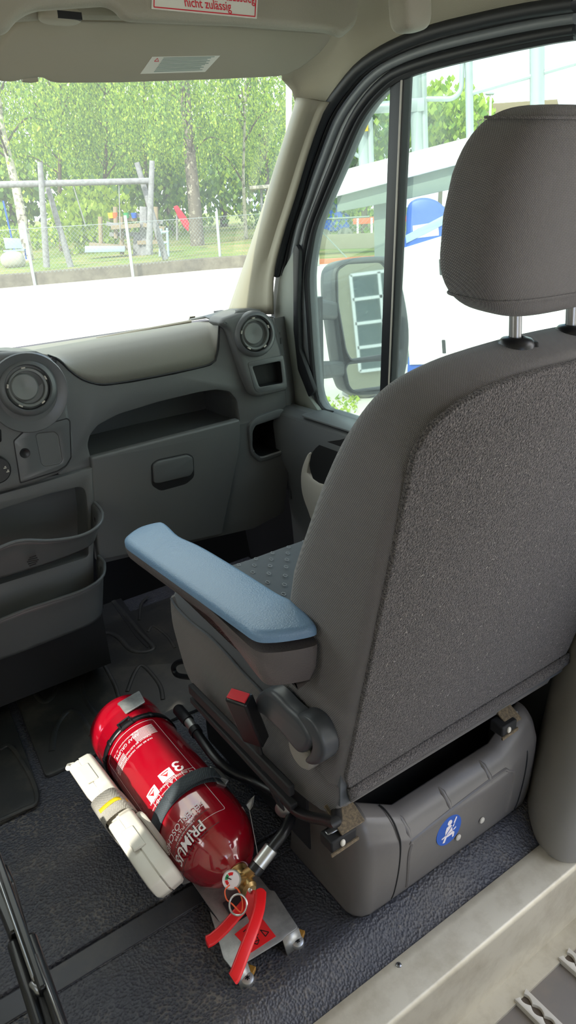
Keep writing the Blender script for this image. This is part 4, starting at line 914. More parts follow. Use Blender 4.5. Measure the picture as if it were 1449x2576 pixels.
lc = ck.build('lever_cheek', 'redlever', ex, bevel=0.0015)
MB().lathe([(0.0035, 0), (0.0035, 0.002), (0.002, 0.003), (0.0002, 0.003)], onz(629, 2240, 0.1405), (-0.3, -0.5, 0.8), 14).build('pivot_rivet', 'silver', lc)
rc = onz(599, 2276, 0.150); ra = Vector((-0.55, -0.35, 0.75)).normalized(); rx = ra.orthogonal().normalized(); ry = ra.cross(rx)
MB().tube([rc + (rx * math.cos(2 * math.pi * k / 28) + ry * math.sin(2 * math.pi * k / 28)) * 0.0145 for k in range(28)], 0.0017, 8, True).build('pin_ring', 'silver', ex)
MB().tube(spline([onz(*q, z) for *q, z in ((578, 2226, 0.155), (566, 2240, 0.152), (570, 2262, 0.148), (585, 2275, 0.148), (606, 2295, 0.146), (610, 2268, 0.152), (600, 2240, 0.156), (590, 2232, 0.158))], 5), 0.0012, 6).build('seal_loop', 'orange', ex)
# hose: valve, collar, loop back along the cylinder to the nozzle
hp_ = [onz(*q, z) for *q, z in ((640, 2195, 0.118), (662, 2162, 0.135), (690, 2125, 0.15), (716, 2090, 0.160), (732, 2052, 0.160), (724, 2025, 0.150), (690, 1995, 0.135), (630, 1962, 0.135), (575, 1938, 0.150), (540, 1905, 0.160), (512, 1868, 0.165), (490, 1838, 0.165))]
MB().tube(spline(hp_, 6), 0.0098, 14).build('hose', 'black', ex)
c0 = onz(642, 2187, 0.125).lerp(onz(680, 2140, 0.144), 0.15); c1_ = onz(684, 2132, 0.146)
MB().lathe([(0.0125, 0), (0.0128, (c1_ - c0).length * 0.95), (0.0108, (c1_ - c0).length)], c0, c1_ - c0, 24).build('hose_collar', 'silver', ex)
MB().lathe([(0.0132, -0.010), (0.0135, 0.002), (0.0125, 0.003)], c0, c1_ - c0, 24).build('collar_gasket', 'black', ex)
MB().tube([vc, c0], 0.010, 12).build('hose_fitting', 'brass', ex)
n0, n1, n2 = onz(492, 1840, 0.165), onz(474, 1815, 0.166), onz(446, 1782, 0.168)
nz_ = MB().lathe([(0.0125, 0), (0.0125, (n2 - n1).length * 0.9), (0.010, (n2 - n1).length), (0.006, (n2 - n1).length), (0.006, (n2 - n1).length - 0.02)], n1, n2 - n1, 20).build('nozzle', 'black', ex)
MB().lathe([(0.010, 0), (0.010, (n1 - n0).length + 0.001)], n0, n1 - n0, 20).build('nozzle_collar', 'silver', nz_)
MB().lathe([(0.0125, -0.008), (0.0125, 0.008)], n0, n1 - n0, 16).build('nozzle_nut', 'black', nz_)
# rubber band with a buckle near the bottom end, holding the hose
def ring(y0, y1, a0, a1, r, n=40, skew=0.0): return [[Vector((EC.x + r * math.sin(a), y + skew * math.sin(a), EC.z + r * math.cos(a))) for a in [a0 + (a1 - a0) * k / n for k in range(n + 1)]] for y in (y0, y1)]
rb = MB().loft(ring(1.185, 1.198, -2.2, 1.6, R_ + 0.0022), False, False).build('hose_band', 'black', ex, solid=0.0028)
for a in (-1.45, -0.95, 0.35):
    MB().loft(ring(1.1835, 1.1995, a, a + 0.09, R_ + 0.0034, 3), False, False).build('band_rib', 'black', rb, solid=0.002)
bb = [cyl(uu, yy, 0.005) for uu, yy in ((-0.036, 1.203), (-0.012, 1.203), (-0.012, 1.184), (-0.036, 1.184))]
MB().tube([bb[0].lerp(bb[1], 0.5), bb[1], bb[2], bb[3], bb[0]], 0.0032, 8, True).build('band_buckle', 'black', rb)

# ------------------------------------------------------------------ strap and floor bracket of the extinguisher
br = thing('extinguisher_bracket', 'galvanised steel floor bracket bolted under the red fire extinguisher', 'bracket', (0.397, 0.85, 0.0))
bo = [onz(*q, 0.026) for q in ((526, 2288), (500, 2265), (700, 2160), (722, 2290), (748, 2325), (748, 2340), (722, 2362), (708, 2372), (628, 2420), (620, 2455), (596, 2450), (560, 2410), (540, 2350))]
BFm = Frame((0, 0, 0.0265), (1, 0, 0), (0, 1, 0))
pout = [(0.285, 1.30), (0.285, 0.80), (0.310, 0.770), (0.330, 0.735), (0.338, 0.705), (0.345, 0.688), (0.449, 0.688), (0.462, 0.705), (0.478, 0.735), (0.485, 0.78), (0.500, 0.81), (0.500, 1.30)]
rough = [(0.352, 1.29), (0.352, 0.80)] + [BFm.px(*q) for q in ((527, 2290), (545, 2350), (562, 2410), (592, 2446), (621, 2418), (708, 2365), (722, 2352), (750, 2332), (722, 2290), (690, 2240))] + [(0.455, 0.80), (0.455, 1.29)]
pb = MB().slab(BFm, fillet(rough, 0.004), 0.0025, 0.0008).build('base_plate', 'galv', br)
for qa, qb in (((621, 2418), (592, 2446)), ((750, 2332), (710, 2362))):
    a = Vector((*BFm.px(*qa), 0.0255)); b = Vector((*BFm.px(*qb), 0.0255)); dn = Vector((0, -0.012, -0.0255))
    MB().add([a, b, b + dn, a + dn], [(0, 1, 2, 3)]).build('foot_flange', 'galv', br, solid=0.0025)
for q in ((622, 2463), (748, 2370)):
    p = onz(*q, 0.006)
    b = MB().lathe([(0.0115, -0.006), (0.0118, 0.001), (0.010, 0.004), (0.007, 0.005), (0.0005, 0.005)], p, (0, -0.2, 1), 28).build('floor_bolt', 'silver', br)
    s = MB()
    for k in range(3): s.box(p + Vector((0, -0.001, 0.0052)), (0.0085, 0.0018, 0.0006), Matrix.Rotation(k * math.pi / 3, 3, 'Z'))
    s.build('star_socket', 'hole', b)
    MB().box(p + Vector((0.012, 0.010, 0.0)), (0.012, 0.016, 0.008), Matrix.Rotation(0.6, 3, 'Z')).build('mount_block', 'amber', br, bevel=0.001)
MB().box((0.397, 0.800, 0.028), (0.05, 0.05, 0.004), Matrix.Rotation(0.2, 3, 'X')).build('end_stop', 'black', br)
# saddle side wings and the end plate behind the cylinder bottom
for s in (-1, 1):
    rows = [[Vector((EC.x + s * x, y, z)) for x, z in ((0.03, 0.0265), (0.062, 0.034), (0.078, 0.060), (0.0835, 0.082))] for y in (0.90, 1.02, 1.28)]
    MB().loft(rows, False, False).build('saddle_wing', 'galv', br, solid=0.002)
tp = [onz(*q, 0.19) for q in ((296, 1769), (350, 1738), (366, 1766), (316, 1796))]
tp_c = sum(tp, Vector()) / 4
ep = MB(); zz = Vector((0, 0, 0.215))
tp2 = [Vector((p.x, p.y, 0.19)) for p in tp]
ep.slab(Frame((0, 0, 0.191), (1, 0, 0), (0, 1, 0)), fillet([(p.x, p.y) for p in tp2], 0.004), 0.0022, 0.0006)
e0, e1 = tp2[0], tp2[1]
ep.bar(Vector((e0.x, e0.y, 0.10)), Vector((e1.x, e1.y, 0.10)), 0.002, 0.178)
ep.build('end_plate', 'galv', br)
# instruction label on the plate
lb = [BFm.px(*q) for q in ((592, 2345), (640, 2295), (694, 2355), (630, 2396))]
LBF = BFm.shift(0.0008)
MB().slab(LBF, [LBF.px(*q) for q in ((590, 2350), (652, 2300), (694, 2355), (632, 2396))], 0.0006).build('instruction_label', 'redlever', br)
il = MB()
cx, cy = LBF.px(665, 2350)
for k, (a, b) in enumerate((((655, 2340), (676, 2345)), ((676, 2345), (668, 2356)), ((668, 2356), (655, 2340)), ((640, 2362), (650, 2350)), ((650, 2362), (640, 2350)), ((636, 2372), (652, 2364)), ((652, 2364), (648, 2376)), ((648, 2376), (636, 2372)), ((612, 2345), (622, 2336)))):
    il.bar(LBF.p(*LBF.px(*a), 0.0005), LBF.p(*LBF.px(*b), 0.0005), 0.0014, 0.0004)
il.build('label_drawing', 'printblack', br)
# webbing strap with a metal clasp
sp_ = thing('bracket_strap', 'dark grey webbing strap with metal clasp across the middle of the extinguisher', 'strap', (0.397, 0.95, 0.185))
uA, yA = ang_of(390, 2100); uB, yB = ang_of(540, 1978)
def strap(w, r, a0, a1, y0, y1, n=36):
    return [[Vector((EC.x + r * math.sin(a0 + (a1 - a0) * k / n), y0 + (y1 - y0) * k / n + s * w / 2, EC.z + r * math.cos(a0 + (a1 - a0) * k / n))) for k in range(n + 1)] for s in (-1, 1)]
MB().loft(strap(0.030, R_ + 0.002, -1.9, 1.55, 0.957, 0.967), False, False).build('strap_band', 'webbing', sp_, solid=0.002)
sg_ = [cyl(uu, 0.962, dr) for uu, dr in ((-0.045, 0.004), (-0.02, 0.007), (0.01, 0.010), (0.035, 0.013), (0.055, 0.012))]
MB().loft([[p + Vector((0, s * 0.0145, 0)) for p in spline(sg_, 6)] for s in (-1, 1)], False, False).build('strap_tail', 'webbing', sp_, solid=0.003)
cp_ = cyl(0.064, 0.967, 0.010); cM = Matrix.Rotation(0.064 / R_, 3, 'Y')
c = MB(); c.box(cp_, (0.026, 0.036, 0.003), cM); c.box(cp_ + cM @ Vector((0.012, 0, -0.008)), (0.004, 0.036, 0.018), cM); c.box(cp_ + cM @ Vector((-0.002, -0.006, -0.009)), (0.024, 0.034, 0.003), cM)
c.build('metal_clasp', 'galv', sp_, bevel=0.0008)
tg = thing('paper_tag', 'small white torn paper tag on the floor beside the extinguisher', 'tag', onz(637, 2030, 0.03))
MB().add([onz(*q, z) for *q, z in ((624, 2016, 0.10), (640, 2001, 0.115), (636, 2028, 0.09), (628, 2040, 0.085), (618, 2024, 0.09))], [(0, 1, 2, 3, 4)]).build('tag_sheet', 'white_plastic', tg, solid=0.0008)
MB().tube([onz(628, 2040, 0.085), (0.474, 0.87, 0.05), (0.470, 0.862, 0.028)], 0.0007, 5).build('tag_string', 'white_plastic', tg)

# ------------------------------------------------------------------ first-aid box
KB = 0.075; KZ = 0.185; a0, a1 = onz(157, 1916, KZ), onz(370, 2234, KZ)
kd = (a1 - a0); kd.z = 0; KL = kd.length; kd.normalize(); kx = Vector((-kd.y, kd.x, 0))
if kx.x < 0: kx = -kx
kit = thing('first_aid_box', 'white plastic first-aid case strapped on edge along the left of the red extinguisher', 'case', ((a0.x + a1.x) / 2, (a0.y + a1.y) / 2, 0.0))
LEAN = 0.36                                         # the case leans, foot under the cylinder
def K(l, t, z): q = a0 + kd * l + kx * (t * 0.68 + (KZ - z) * LEAN); return Vector((q.x, q.y, z + t * 0.12))
TL = 0.072
def shell(t0, t1, z0, z1, cut):
    """half of the case: outline along its length with chamfered corners and the strap notch, swept from t0 to t1"""
    c = 0.02; n0, n1 = KL * 0.34, KL * 0.53; z2 = z1 - cut
    L = [(0.0, z0 + c), (c, z0), (KL - 0.075, z0), (KL - 0.03, z0 + 0.03), (KL, z1 - 0.035), (KL - 0.006, z1 - 0.008), (KL - 0.03, z1), (n1 + 0.010, z1), (n1, z2), (n0, z2), (n0 - 0.010, z1), (c * 0.8, z1), (0.0, z1 - c)]
    L = fillet(L, 0.006, 3); dt = (t1 - t0); out = []
    A_ = ccw(L)
    for t, d in ((t0, 0.0), (t0 + dt * 0.75, 0.001), (t0 + dt * 0.93, 0.004), (t1, 0.011)):
        out.append([K(l, t, z) for l, z in offset2(A_, d)])
    return MB().loft(out)
ks = shell(0.038, 0.072, KB, KZ, 0.012).build('lid_half', 'white_plastic', kit, angle=40)
shell(0.034, 0.0, KB, KZ - 0.002, 0.016).build('base_half', 'white_plastic', kit, angle=40)
MB().loft([[K(l, t, z) for l, z in ((0.004, KB + 0.024), (0.022, KB + 0.004), (KL - 0.078, KB + 0.004), (KL - 0.034, KB + 0.034), (KL - 0.005, KZ - 0.036), (KL - 0.012, KZ - 0.010), (KL - 0.032, KZ - 0.003), (KL * 0.56, KZ - 0.003), (KL * 0.53, KZ - 0.016), (KL * 0.34, KZ - 0.016), (KL * 0.31, KZ - 0.003), (0.018, KZ - 0.003), (0.004, KZ - 0.02))] for t in (0.030, 0.042)]).build('rim', 'white_plastic', kit)
MB().add([K(KL * 0.3, 0.05, KB + 0.004), K(KL * 0.6, 0.05, KB + 0.004), Vector((0.352, K(KL * 0.6, 0, 0).y, 0.027)), Vector((0.352, K(KL * 0.3, 0, 0).y, 0.027))], [(0, 1, 2, 3)]).build('case_holder', 'galv', br, solid=0.002)
for l in (KL * 0.12, KL * 0.66):
    b = MB(); b.bar(K(l, 0.036, KZ + 0.001), K(l + 0.05, 0.036, KZ + 0.001), 0.022, 0.005); b.build('latch', 'white_plastic', kit, bevel=0.0015)
    b = MB(); b.bar(K(l + 0.012, 0.030, KZ + 0.0037), K(l + 0.03, 0.030, KZ + 0.0037), 0.004, 0.001); b.bar(K(l + 0.040, 0.026, KZ + 0.0025), K(l + 0.046, 0.026, KZ + 0.0025), 0.006, 0.003); b.build('latch_slot', 'greytrim', kit)
MB().tube([K(0.006, 0.018, KZ - 0.016), K(0.006, 0.006, KZ - 0.012), K(0.02, 0.002, KZ - 0.004)], 0.005, 10).build('hinge_pin', 'white_plastic', kit)
ls = thing('case_strap', 'silvery mesh strap with yellow stripe around the white first-aid case', 'strap', K(KL * 0.43, 0.036, KZ))
def kstrap(l0, l1, e): return [[K(l, t, z) for t, z in ((-0.005 - e, KB + 0.01), (-0.005 - e, KZ - 0.05), (-0.003 - e, KZ - 0.02), (0.006, KZ - 0.010 + e), (0.034, KZ - 0.006 + e), (0.060, KZ - 0.008 + e), (0.072 + e, KZ - 0.022), (0.075 + e, KZ - 0.06), (0.075 + e, KB + 0.02))] for l in (l0, l1)]
def smooth_rows(r): return [spline(q, 4) for q in r]
MB().loft(smooth_rows(kstrap(KL * 0.35, KL * 0.52, 0.001)), False, False).build('mesh_band', 'mesh_strap', ls, solid=0.002)
MB().loft(smooth_rows([[p for p in q[3:7]] for q in kstrap(KL * 0.43, KL * 0.455, 0.0028)]), False, False).build('yellow_stripe', 'yellow', ls, solid=0.001)
hk_ = [K(KL * 0.54, 0.078, KZ - 0.03), K(KL * 0.60, 0.082, KZ - 0.02), K(KL * 0.66, 0.082, KZ - 0.04), K(KL * 0.72, 0.080, KZ - 0.09)]
MB().tube(spline(hk_, 4), 0.006, 8, flat=0.6).build('strap_hook', 'lightgrey', ls)

# ------------------------------------------------------------------ moulded mat in the footwell, seat rails at the driver's side
mt = thing('footwell_mat', 'black ribbed rubber mat in the passenger footwell', 'mat', (0.5, 1.55, 0.0))
MF = Frame((0, 0, 0.009), (1, 0, 0), (0, 1, 0))
mo = MF.pts([(114, 1953), (16, 1698), (130, 1650), (235, 1600), (262, 1500)]) + [(0.66, 1.90), (1.05, 1.90), (1.05, 1.30), (0.56, 1.355)]
MB().slab(MF, fillet(mo, 0.012), 0.008, 0.003).build('mat_sheet', 'matrubber', mt)
def rib(pts, r=0.006, closed=False, h=0.9):
    P = [onz(*q, 0.009) for q in pts]; MB().tube(spline(P, 5, closed), r, 8, closed, flat=0.4).build('rib', 'matrubber', mt)
rib([(20, 1712), (60, 1690), (150, 1660), (200, 1640), (240, 1605), (270, 1592), (300, 1605), (330, 1635), (365, 1640), (385, 1628), (350, 1590), (310, 1540), (275, 1500)], 0.009)
rib([(140, 1672), (152, 1700), (145, 1730), (118, 1765), (95, 1752), (80, 1715)], 0.008)
rib([(205, 1720), (225, 1660), (245, 1650), (285, 1715), (300, 1760)], 0.006)
rib([(205, 1720), (215, 1760), (250, 1810)], 0.006)
rib([(320, 1740), (340, 1690), (360, 1675), (400, 1720), (410, 1760)], 0.006)
rib([(130, 1890), (140, 1830), (170, 1790), (200, 1800), (230, 1850)], 0.008)
rib([(350, 1560), (355, 1520), (372, 1500)], 0.005); rib([(372, 1590), (385, 1575), (420, 1600), (440, 1630)], 0.005)
MB().slab(Frame((0, 0, 0.0105), (1, 0, 0), (0, 1, 0)), fillet(MF.pts([(268, 1498), (285, 1478), (380, 1612), (372, 1632), (340, 1600)]), 0.006), 0.001).build('slot', 'hole', mt)
sm = thing('side_mat', 'black rubber floor mat cut off by the left edge of the photo', 'mat', (0.0, 1.3, 0.0))
MB().slab(MF.shift(-0.001), fillet([(-0.5, 1.90), (-0.5, 1.16)] + MF.pts([(0, 2068), (92, 2018), (100, 1990), (0, 1720)]) + [(0.22, 1.90)], 0.01), 0.007, 0.003).build('mat_sheet', 'matrubber', sm)
P = [onz(*q, 0.009) for q in ((0, 2062), (60, 2035), (92, 2016), (80, 1960), (30, 1880), (0, 1885))]
MB().tube(spline(P, 5), 0.005, 8, flat=0.8).build('rib', 'matrubber', sm)

ra_ = thing('seat_rails', 'shiny black metal seat rails with levers at the bottom left corner', 'seat rails', (0.05, 0.65, 0.0))
def rl(q0, q1, w, h, m, nm, z=0.35, bev=0.003):
    a, b = onz(*q0, z), onz(*q1, z); MB().bar(a, b, w, h).build(nm, m, ra_, bevel=bev)
rl((-30, 2090), (112, 2500), 0.010, 0.022, 'black', 'upper_rail')
rl((-42, 2100), (90, 2480), 0.005, 0.030, 'steel', 'rail_edge', 0.345)
rl((-30, 2190), (40, 2365), 0.012, 0.03, 'black', 'inner_rail', 0.34)
rl((76, 2352), (160, 2600), 0.014, 0.014, 'black', 'outer_rail', 0.35, 0.006)
rl((92, 2410), (172, 2620), 0.004, 0.018, 'steel', 'outer_rail_edge', 0.352)
rl((32, 2372), (105, 2600), 0.014, 0.02, 'black', 'lever', 0.34, 0.006)
rl((84, 2470), (112, 2500), 0.016, 0.016, 'steel', 'rail_joint', 0.345, 0.005)
rl((108, 2500), (140, 2620), 0.012, 0.024, 'blackmatt', 'rail_core', 0.335)
lg = MB(); lg.box((0.045, 0.52, 0.16), (0.03, 0.05, 0.33)); lg.build('rail_foot', 'black', ra_, bevel=0.004); MB().box((0.055, 0.83, 0.16), (0.024, 0.04, 0.33)).build('rail_foot', 'black', ra_, bevel=0.004)
# ------------------------------------------------------------------ outside: street, kerb, lawn
mat('street', lin((206, 202, 192)), 0.9, var=(0.8, lin((190, 186, 178)), 0.4, 0.7))
mat('kerb', lin((111, 106, 94)), 0.9, var=(3, lin((85, 79, 70)), 0.4, 0.7))
mat('lawn', lin((100, 120, 46)), 0.95, var=(0.6, lin((139, 128, 81)), 0.45, 0.62))
mat('bark', lin((104, 96, 87)), 0.9, var=(5, lin((182, 176, 163)), 0.55, 0.70))
mat('whitebark', lin((191, 186, 174)), 0.9, var=(4, lin((102, 96, 89)), 0.5, 0.62))
mat('darkbark', lin((85, 76, 65)), 0.9)
LEAF = [mat('leaf_light', lin((166, 190, 74)), 0.6, trans=lin((192, 210, 72))), mat('leaf_mid', lin((119, 154, 68)), 0.6, trans=lin((148, 180, 66))), mat('leaf_dark', lin((78, 113, 61)), 0.6, trans=lin((107, 143, 59)))]
mat('log', lin((140, 140, 147)), 0.9, var=(9, lin((112, 111, 114)), 0.4, 0.7))
mat('wood', lin((139, 124, 104)), 0.9)
mat('wire', lin((139, 148, 148)), 0.4, 0.3)
mat('concrete', lin((126, 124, 104)), 0.9, var=(2, lin((130, 126, 107)), 0.4, 0.7))
mat('redkerb', lin((182, 111, 74)), 0.9)
mat('whitepaint', lin((236, 238, 236)), 0.4)
mat('greypaint', lin((116, 128, 120)), 0.5)
mat('galvpost', lin((166, 174, 174)), 0.4, 0.3)
mat('tyre', lin((130, 130, 124)), 0.9)
mat('roofbrown', lin((130, 112, 90)), 0.9)
mat('facade', lin((160, 158, 138)), 0.9)
mat('winglass', lin((96, 110, 108)), 0.15)
mat('banner', lin((232, 58, 80)), 0.6, trans=lin((230, 60, 80)))
mat('bench', lin((150, 172, 186)), 0.6)
mat('stone', lin((170, 166, 158)), 0.9)

KL_ = [(-40, 34), (-14, 26), (4, 21.6), (8.8, 20.5), (11.6, 19.9), (13.6, 18.3), (17, 16.2), (30, 8), (60, -8)]
def ground(name, pts, z, m, kind='structure'):
    o = MB().add([(x, y, z) for x, y in pts], [tuple(range(len(pts)))]).build(name, m, flat=True); tag(o, kind=kind); return o
ground('street', [(-60, -60), (80, -60), (80, 60), (-60, 60)], GZ, 'street')
def offl(d): return [(x + d * 0.25, y + d) for x, y in KL_]
lw = MB(); a = [Vector((x, y, GZ + 0.10)) for x, y in offl(0.15)]; b = [Vector((x * 1.0 + 60, 260, GZ + 0.10)) if i > 5 else Vector((x * 3, 260, GZ + 0.10)) for i, (x, y) in enumerate(KL_)]
lw.loft([a, b], False, False); o = lw.build('lawn', 'lawn', flat=True); tag(o, kind='structure')
kb = MB(); P = [Vector((x, y, 0)) for x, y in spline([(x, y) for x, y in KL_[:6]], 6)]
kb.loft([[p + Vector((0.03, -0.1, GZ)), p + Vector((0.03, -0.1, GZ + 0.32)), p + Vector((0.05, 0.12, GZ + 0.34)), p + Vector((0.05, 0.15, GZ))] for p in P]); o = kb.build('kerb', 'kerb', angle=30); tag(o, kind='structure')
kb = MB(); P = [Vector((x, y, 0)) for x, y in KL_[5:]]
kb.loft([[p + Vector((-0.1, -0.2, GZ)), p + Vector((-0.1, -0.2, GZ + 0.12)), p + Vector((0.15, 0.2, GZ + 0.12)), p + Vector((0.15, 0.2, GZ))] for p in P]); o = kb.build('kerb', 'redkerb', angle=30); tag(o, kind='structure')

# chain-link fence on the kerb
def post_at(px, py, z=GZ): return onz(px, py, z)
fe = thing('chain_link_fence', 'galvanised chain-link fence on a concrete kerb across the street', 'fence', (8.8, 20.4, GZ))
posts = [(88, 718, 573), (335, 698, 556), (556, 674, 545)]
ends = []
for bx, by, ty in posts:
    p = onz(bx, by, GZ); h = (by - ty) / FPX * (p - EYE).dot(CF) * 1.02
    MB().tube([p, p + Vector((0, 0, h))], 0.045, 10).build('fence_post', 'galvpost', fe); ends.append((p, h))
dl = ends[0][0] - ends[1][0]; dr = ends[2][0] - ends[1][0]
line = [ends[0][0] + dl * 1.2, ends[0][0], ends[1][0], ends[2][0], ends[2][0] + dr * 0.7]
wm = MB(); hh = 1.45; zb = 0.30; cell = 0.11
for a, b in zip(line, line[1:]):
    L = (b - a).length; n = int(L / cell); d = (b - a) / L
    H = hh - zb; m = H
    for k in range(-int(H / cell), n + 1):
        for s in (1, -1):
            u0, v0 = (k * cell, 0) if s > 0 else (k * cell + H, 0)
            u1, v1 = u0 + s * H, H
            lo, hi = max(0, min(u0, u1)), min(L, max(u0, u1))
            if hi <= lo: continue
            def at_(u): return abs(u - u0)
            wm.bar(a + d * lo + Vector((0, 0, zb + at_(lo))), a + d * hi + Vector((0, 0, zb + at_(hi))), 0.004, 0.004, (0.3, -1, 0.1))
wm.build('wire_mesh', 'wire', fe, flat=True)
MB().tube([p + Vector((0, 0, hh)) for p in line], 0.010, 6).build('top_wire', 'wire', fe)

# frames facing the camera's sight line at a distance, used to lay out far things where they stand
def FD(px, dist):
    d = ray(px, 520); d.z = 0; d.normalize(); return Frame(EYE + d * dist, (d.y, -d.x, 0), (0, 0, 1))
def ground_d(px, dist, z=GZ + 0.1): f = FD(px, dist); return Vector((f.O.x, f.O.y, z))

# ------------------------------------------------------------------ trees
def leaves(name, pts, size, parent, rnd, mats=LEAF, hang=0.0, weights=(0.4, 0.4, 0.2)):
    V = []; F = []; mi = []
    for (x, y, z) in pts:
        s = size * rnd.uniform(0.6, 1.3); a = rnd.uniform(0, math.pi * 2); t = rnd.uniform(-0.9, 0.9); c, si = math.cos(a), math.sin(a)
        ux, uy, uz = c * s * 0.5, si * s * 0.5, 0.15 * s * t; vx, vy, vz = -si * s * 0.5 * t, c * s * 0.5 * t, s * (0.55 + hang)
        o = len(V); V += [(x - ux, y - uy, z - uz), (x + vx, y + vy, z + vz), (x + ux, y + uy, z + uz), (x - vx, y - vy, z - vz)]; F.append((o, o + 1, o + 2, o + 3))
        q = rnd.random(); mi.append(0 if q < weights[0] else 1 if q < weights[0] + weights[1] else 2)
    me = bpy.data.meshes.new(name); me.from_pydata(V, [], F)
    for m in mats: me.materials.append(m)
    me.polygons.foreach_set('material_index', mi); me.update()
    o = bpy.data.objects.new(name, me); COL.objects.link(o); kid(o, parent); return o
def birch(label, base, trunk, bark, crown_c, R, z0, z1, n, seed, low=1.6, r0=0.16):
    rnd = random.Random(seed); t = thing('birch_tree', label, 'tree', base, 'birches beyond the fence')
    T = spline(trunk, 5); MB().tube(T, [r0 * (1 - 0.6 * i / (len(T) - 1)) for i in range(len(T))], 12).build('trunk', bark, t)
    b = MB(); P = []
    for k in range(9):
        a = rnd.uniform(0, 6.28); s = T[int(len(T) * rnd.uniform(0.45, 0.95)) - 1]; e = Vector((crown_c[0] + R * 0.8 * math.cos(a), crown_c[1] + R * 0.8 * math.sin(a), s.z + rnd.uniform(0.5, 1.6)))
        b.tube(spline([s, s.lerp(e, 0.5) + Vector((0, 0, 0.5)), e], 4), [0.05, 0.045, 0.04, 0.035, 0.03, 0.025, 0.02, 0.015, 0.01], 6)
    b.build('branches', 'darkbark', t)
    for k in range(n):
        a = rnd.uniform(0, 6.28); rr = R * math.sqrt(rnd.random()); x = crown_c[0] + rr * math.cos(a); y = crown_c[1] + rr * math.sin(a)
        zt = rnd.uniform(z0 + 1.5, z1); L = rnd.uniform(1.0, 3.2); zb_ = max(z0 + rnd.uniform(-0.5, 0.8), zt - L); z = zt; dx = rnd.uniform(-0.25, 0.25)
        while z > zb_:
            f = (zt - z) / L; P.append((x + dx * (1 - f) + rnd.gauss(0, 0.06), y + rnd.gauss(0, 0.08), z)); z -= rnd.uniform(0.035, 0.08)
    leaves('foliage', P, 0.085, t, rnd, hang=0.15)
    return t
def trunk_px(pts, dist):
    f = FD(pts[0][0], dist); return [f.p(*f.px(*q)) for q in pts]
def B_(label, px_pts, dist, bark, cpx, R, z0, z1, n, seed, r0):
    T = trunk_px(px_pts, dist); c = FD(cpx, dist).O
    T[0].z = GZ + 0.05; top = T[-1]
    return birch(label, T[0], T, bark, (c.x, c.y), R, z0, z1, n, seed, r0=r0)
B_('weeping birch with the thickest dark trunk behind the right swing post', [(497, 615), (488, 500), (472, 330), (466, 200), (470, 60)], 36, 'bark', 455, 2.9, 2.9, 10, 330, 1, 0.34)
B_('leaning white-trunked birch behind the left swing post', [(62, 600), (50, 520), (28, 420), (5, 320), (-15, 150)], 33, 'whitebark', 40, 2.6, 2.6, 9, 260, 2, 0.22)
B_('young birch with thin pale trunk on the lawn near the windscreen pillar', [(618, 585), (614, 500), (612, 430), (616, 300), (620, 120)], 40, 'whitebark', 620, 2.6, 2.4, 10, 300, 3, 0.10)
B_('drooping birch crown hanging over the middle of the swing bar', [(258, 590), (262, 480), (268, 330), (262, 120)], 41, 'darkbark', 262, 3.4, 2.9, 11, 420, 4, 0.12)
B_('birch crown close to the windscreen pillar behind the young birch', [(676, 560), (672, 440), (668, 300), (665, 120)], 46, 'darkbark', 690, 3.2, 2.2, 11, 330, 5, 0.14)
B_('birch crown between the thick trunk and the right swing post', [(372, 590), (368, 470), (362, 300), (366, 100)], 44, 'darkbark', 372, 2.9, 2.6, 11, 330, 6, 0.12)
B_('birch crown filling the windscreen above the left swing post', [(148, 590), (150, 470), (152, 300), (150, 100)], 39, 'darkbark', 150, 2.8, 3.2, 10, 330, 7, 0.12)
def bush(name, label, px, dist, R, zc, H, n, seed, w=(0.4, 0.4, 0.2), size=0.30, grp=None, trunk=True, cat='tree'):
    rnd = random.Random(seed); c = FD(px, dist).O; base = Vector((c.x, c.y, GZ + 0.1)); t = thing(name, label, cat, base, grp)
    if trunk: MB().tube([base, Vector((c.x + 0.1, c.y, zc))], [R * 0.06, R * 0.03], 8).build('trunk', 'darkbark', t)
    lobes = [(rnd.uniform(-0.55, 0.55) * R, rnd.uniform(-0.55, 0.55) * R, rnd.uniform(-0.5, 0.5) * H, rnd.uniform(0.45, 0.7)) for _ in range(9)]; P = []
    while len(P) < n:
        lx, ly, lz, lr = rnd.choice(lobes); a = rnd.uniform(0, 6.28); u = rnd.uniform(-1, 1); q = rnd.uniform(0.75, 1.0) * lr; s = math.sqrt(1 - u * u)
        z = zc + lz + u * q * H
        if z > GZ + 0.12: P.append((c.x + lx + s * math.cos(a) * q * R, c.y + ly + s * math.sin(a) * q * R, z))
    leaves('foliage', P, size, t, rnd, weights=w); return t
G = 'trees behind the playground'
bush('leafy_tree', 'bright yellow-green bush behind the left half of the swing frame', 235, 37, 2.2, 0.9, 1.7, 2600, 11, (0.75, 0.2, 0.05), 0.2)
bush('leafy_tree', 'dark leafy tree behind the timber climbing frame', 420, 52, 5.0, 3.2, 4.2, 3600, 12, (0.15, 0.4, 0.45), 0.34, G)
bush('leafy_tree', 'broad dark tree behind the leaning white birch', 30, 50, 5.0, 3.0, 4.2, 3600, 13, (0.2, 0.4, 0.4), 0.34, G)
bush('leafy_tree', 'dark green tree beside the windscreen pillar at the lawn end', 700, 58, 5.2, 3.4, 4.4, 3600, 14, (0.15, 0.4, 0.45), 0.34, G)
bush('leafy_tree', 'tall far tree behind the drooping birch in mid windscreen', 230, 62, 6.5, 6.0, 6.5, 4200, 15, (0.3, 0.5, 0.2), 0.4, G)
bush('leafy_tree', 'tall far tree behind the thickest birch trunk', 560, 66, 6.0, 5.0, 6.0, 3600, 16, (0.25, 0.45, 0.3), 0.4, G)
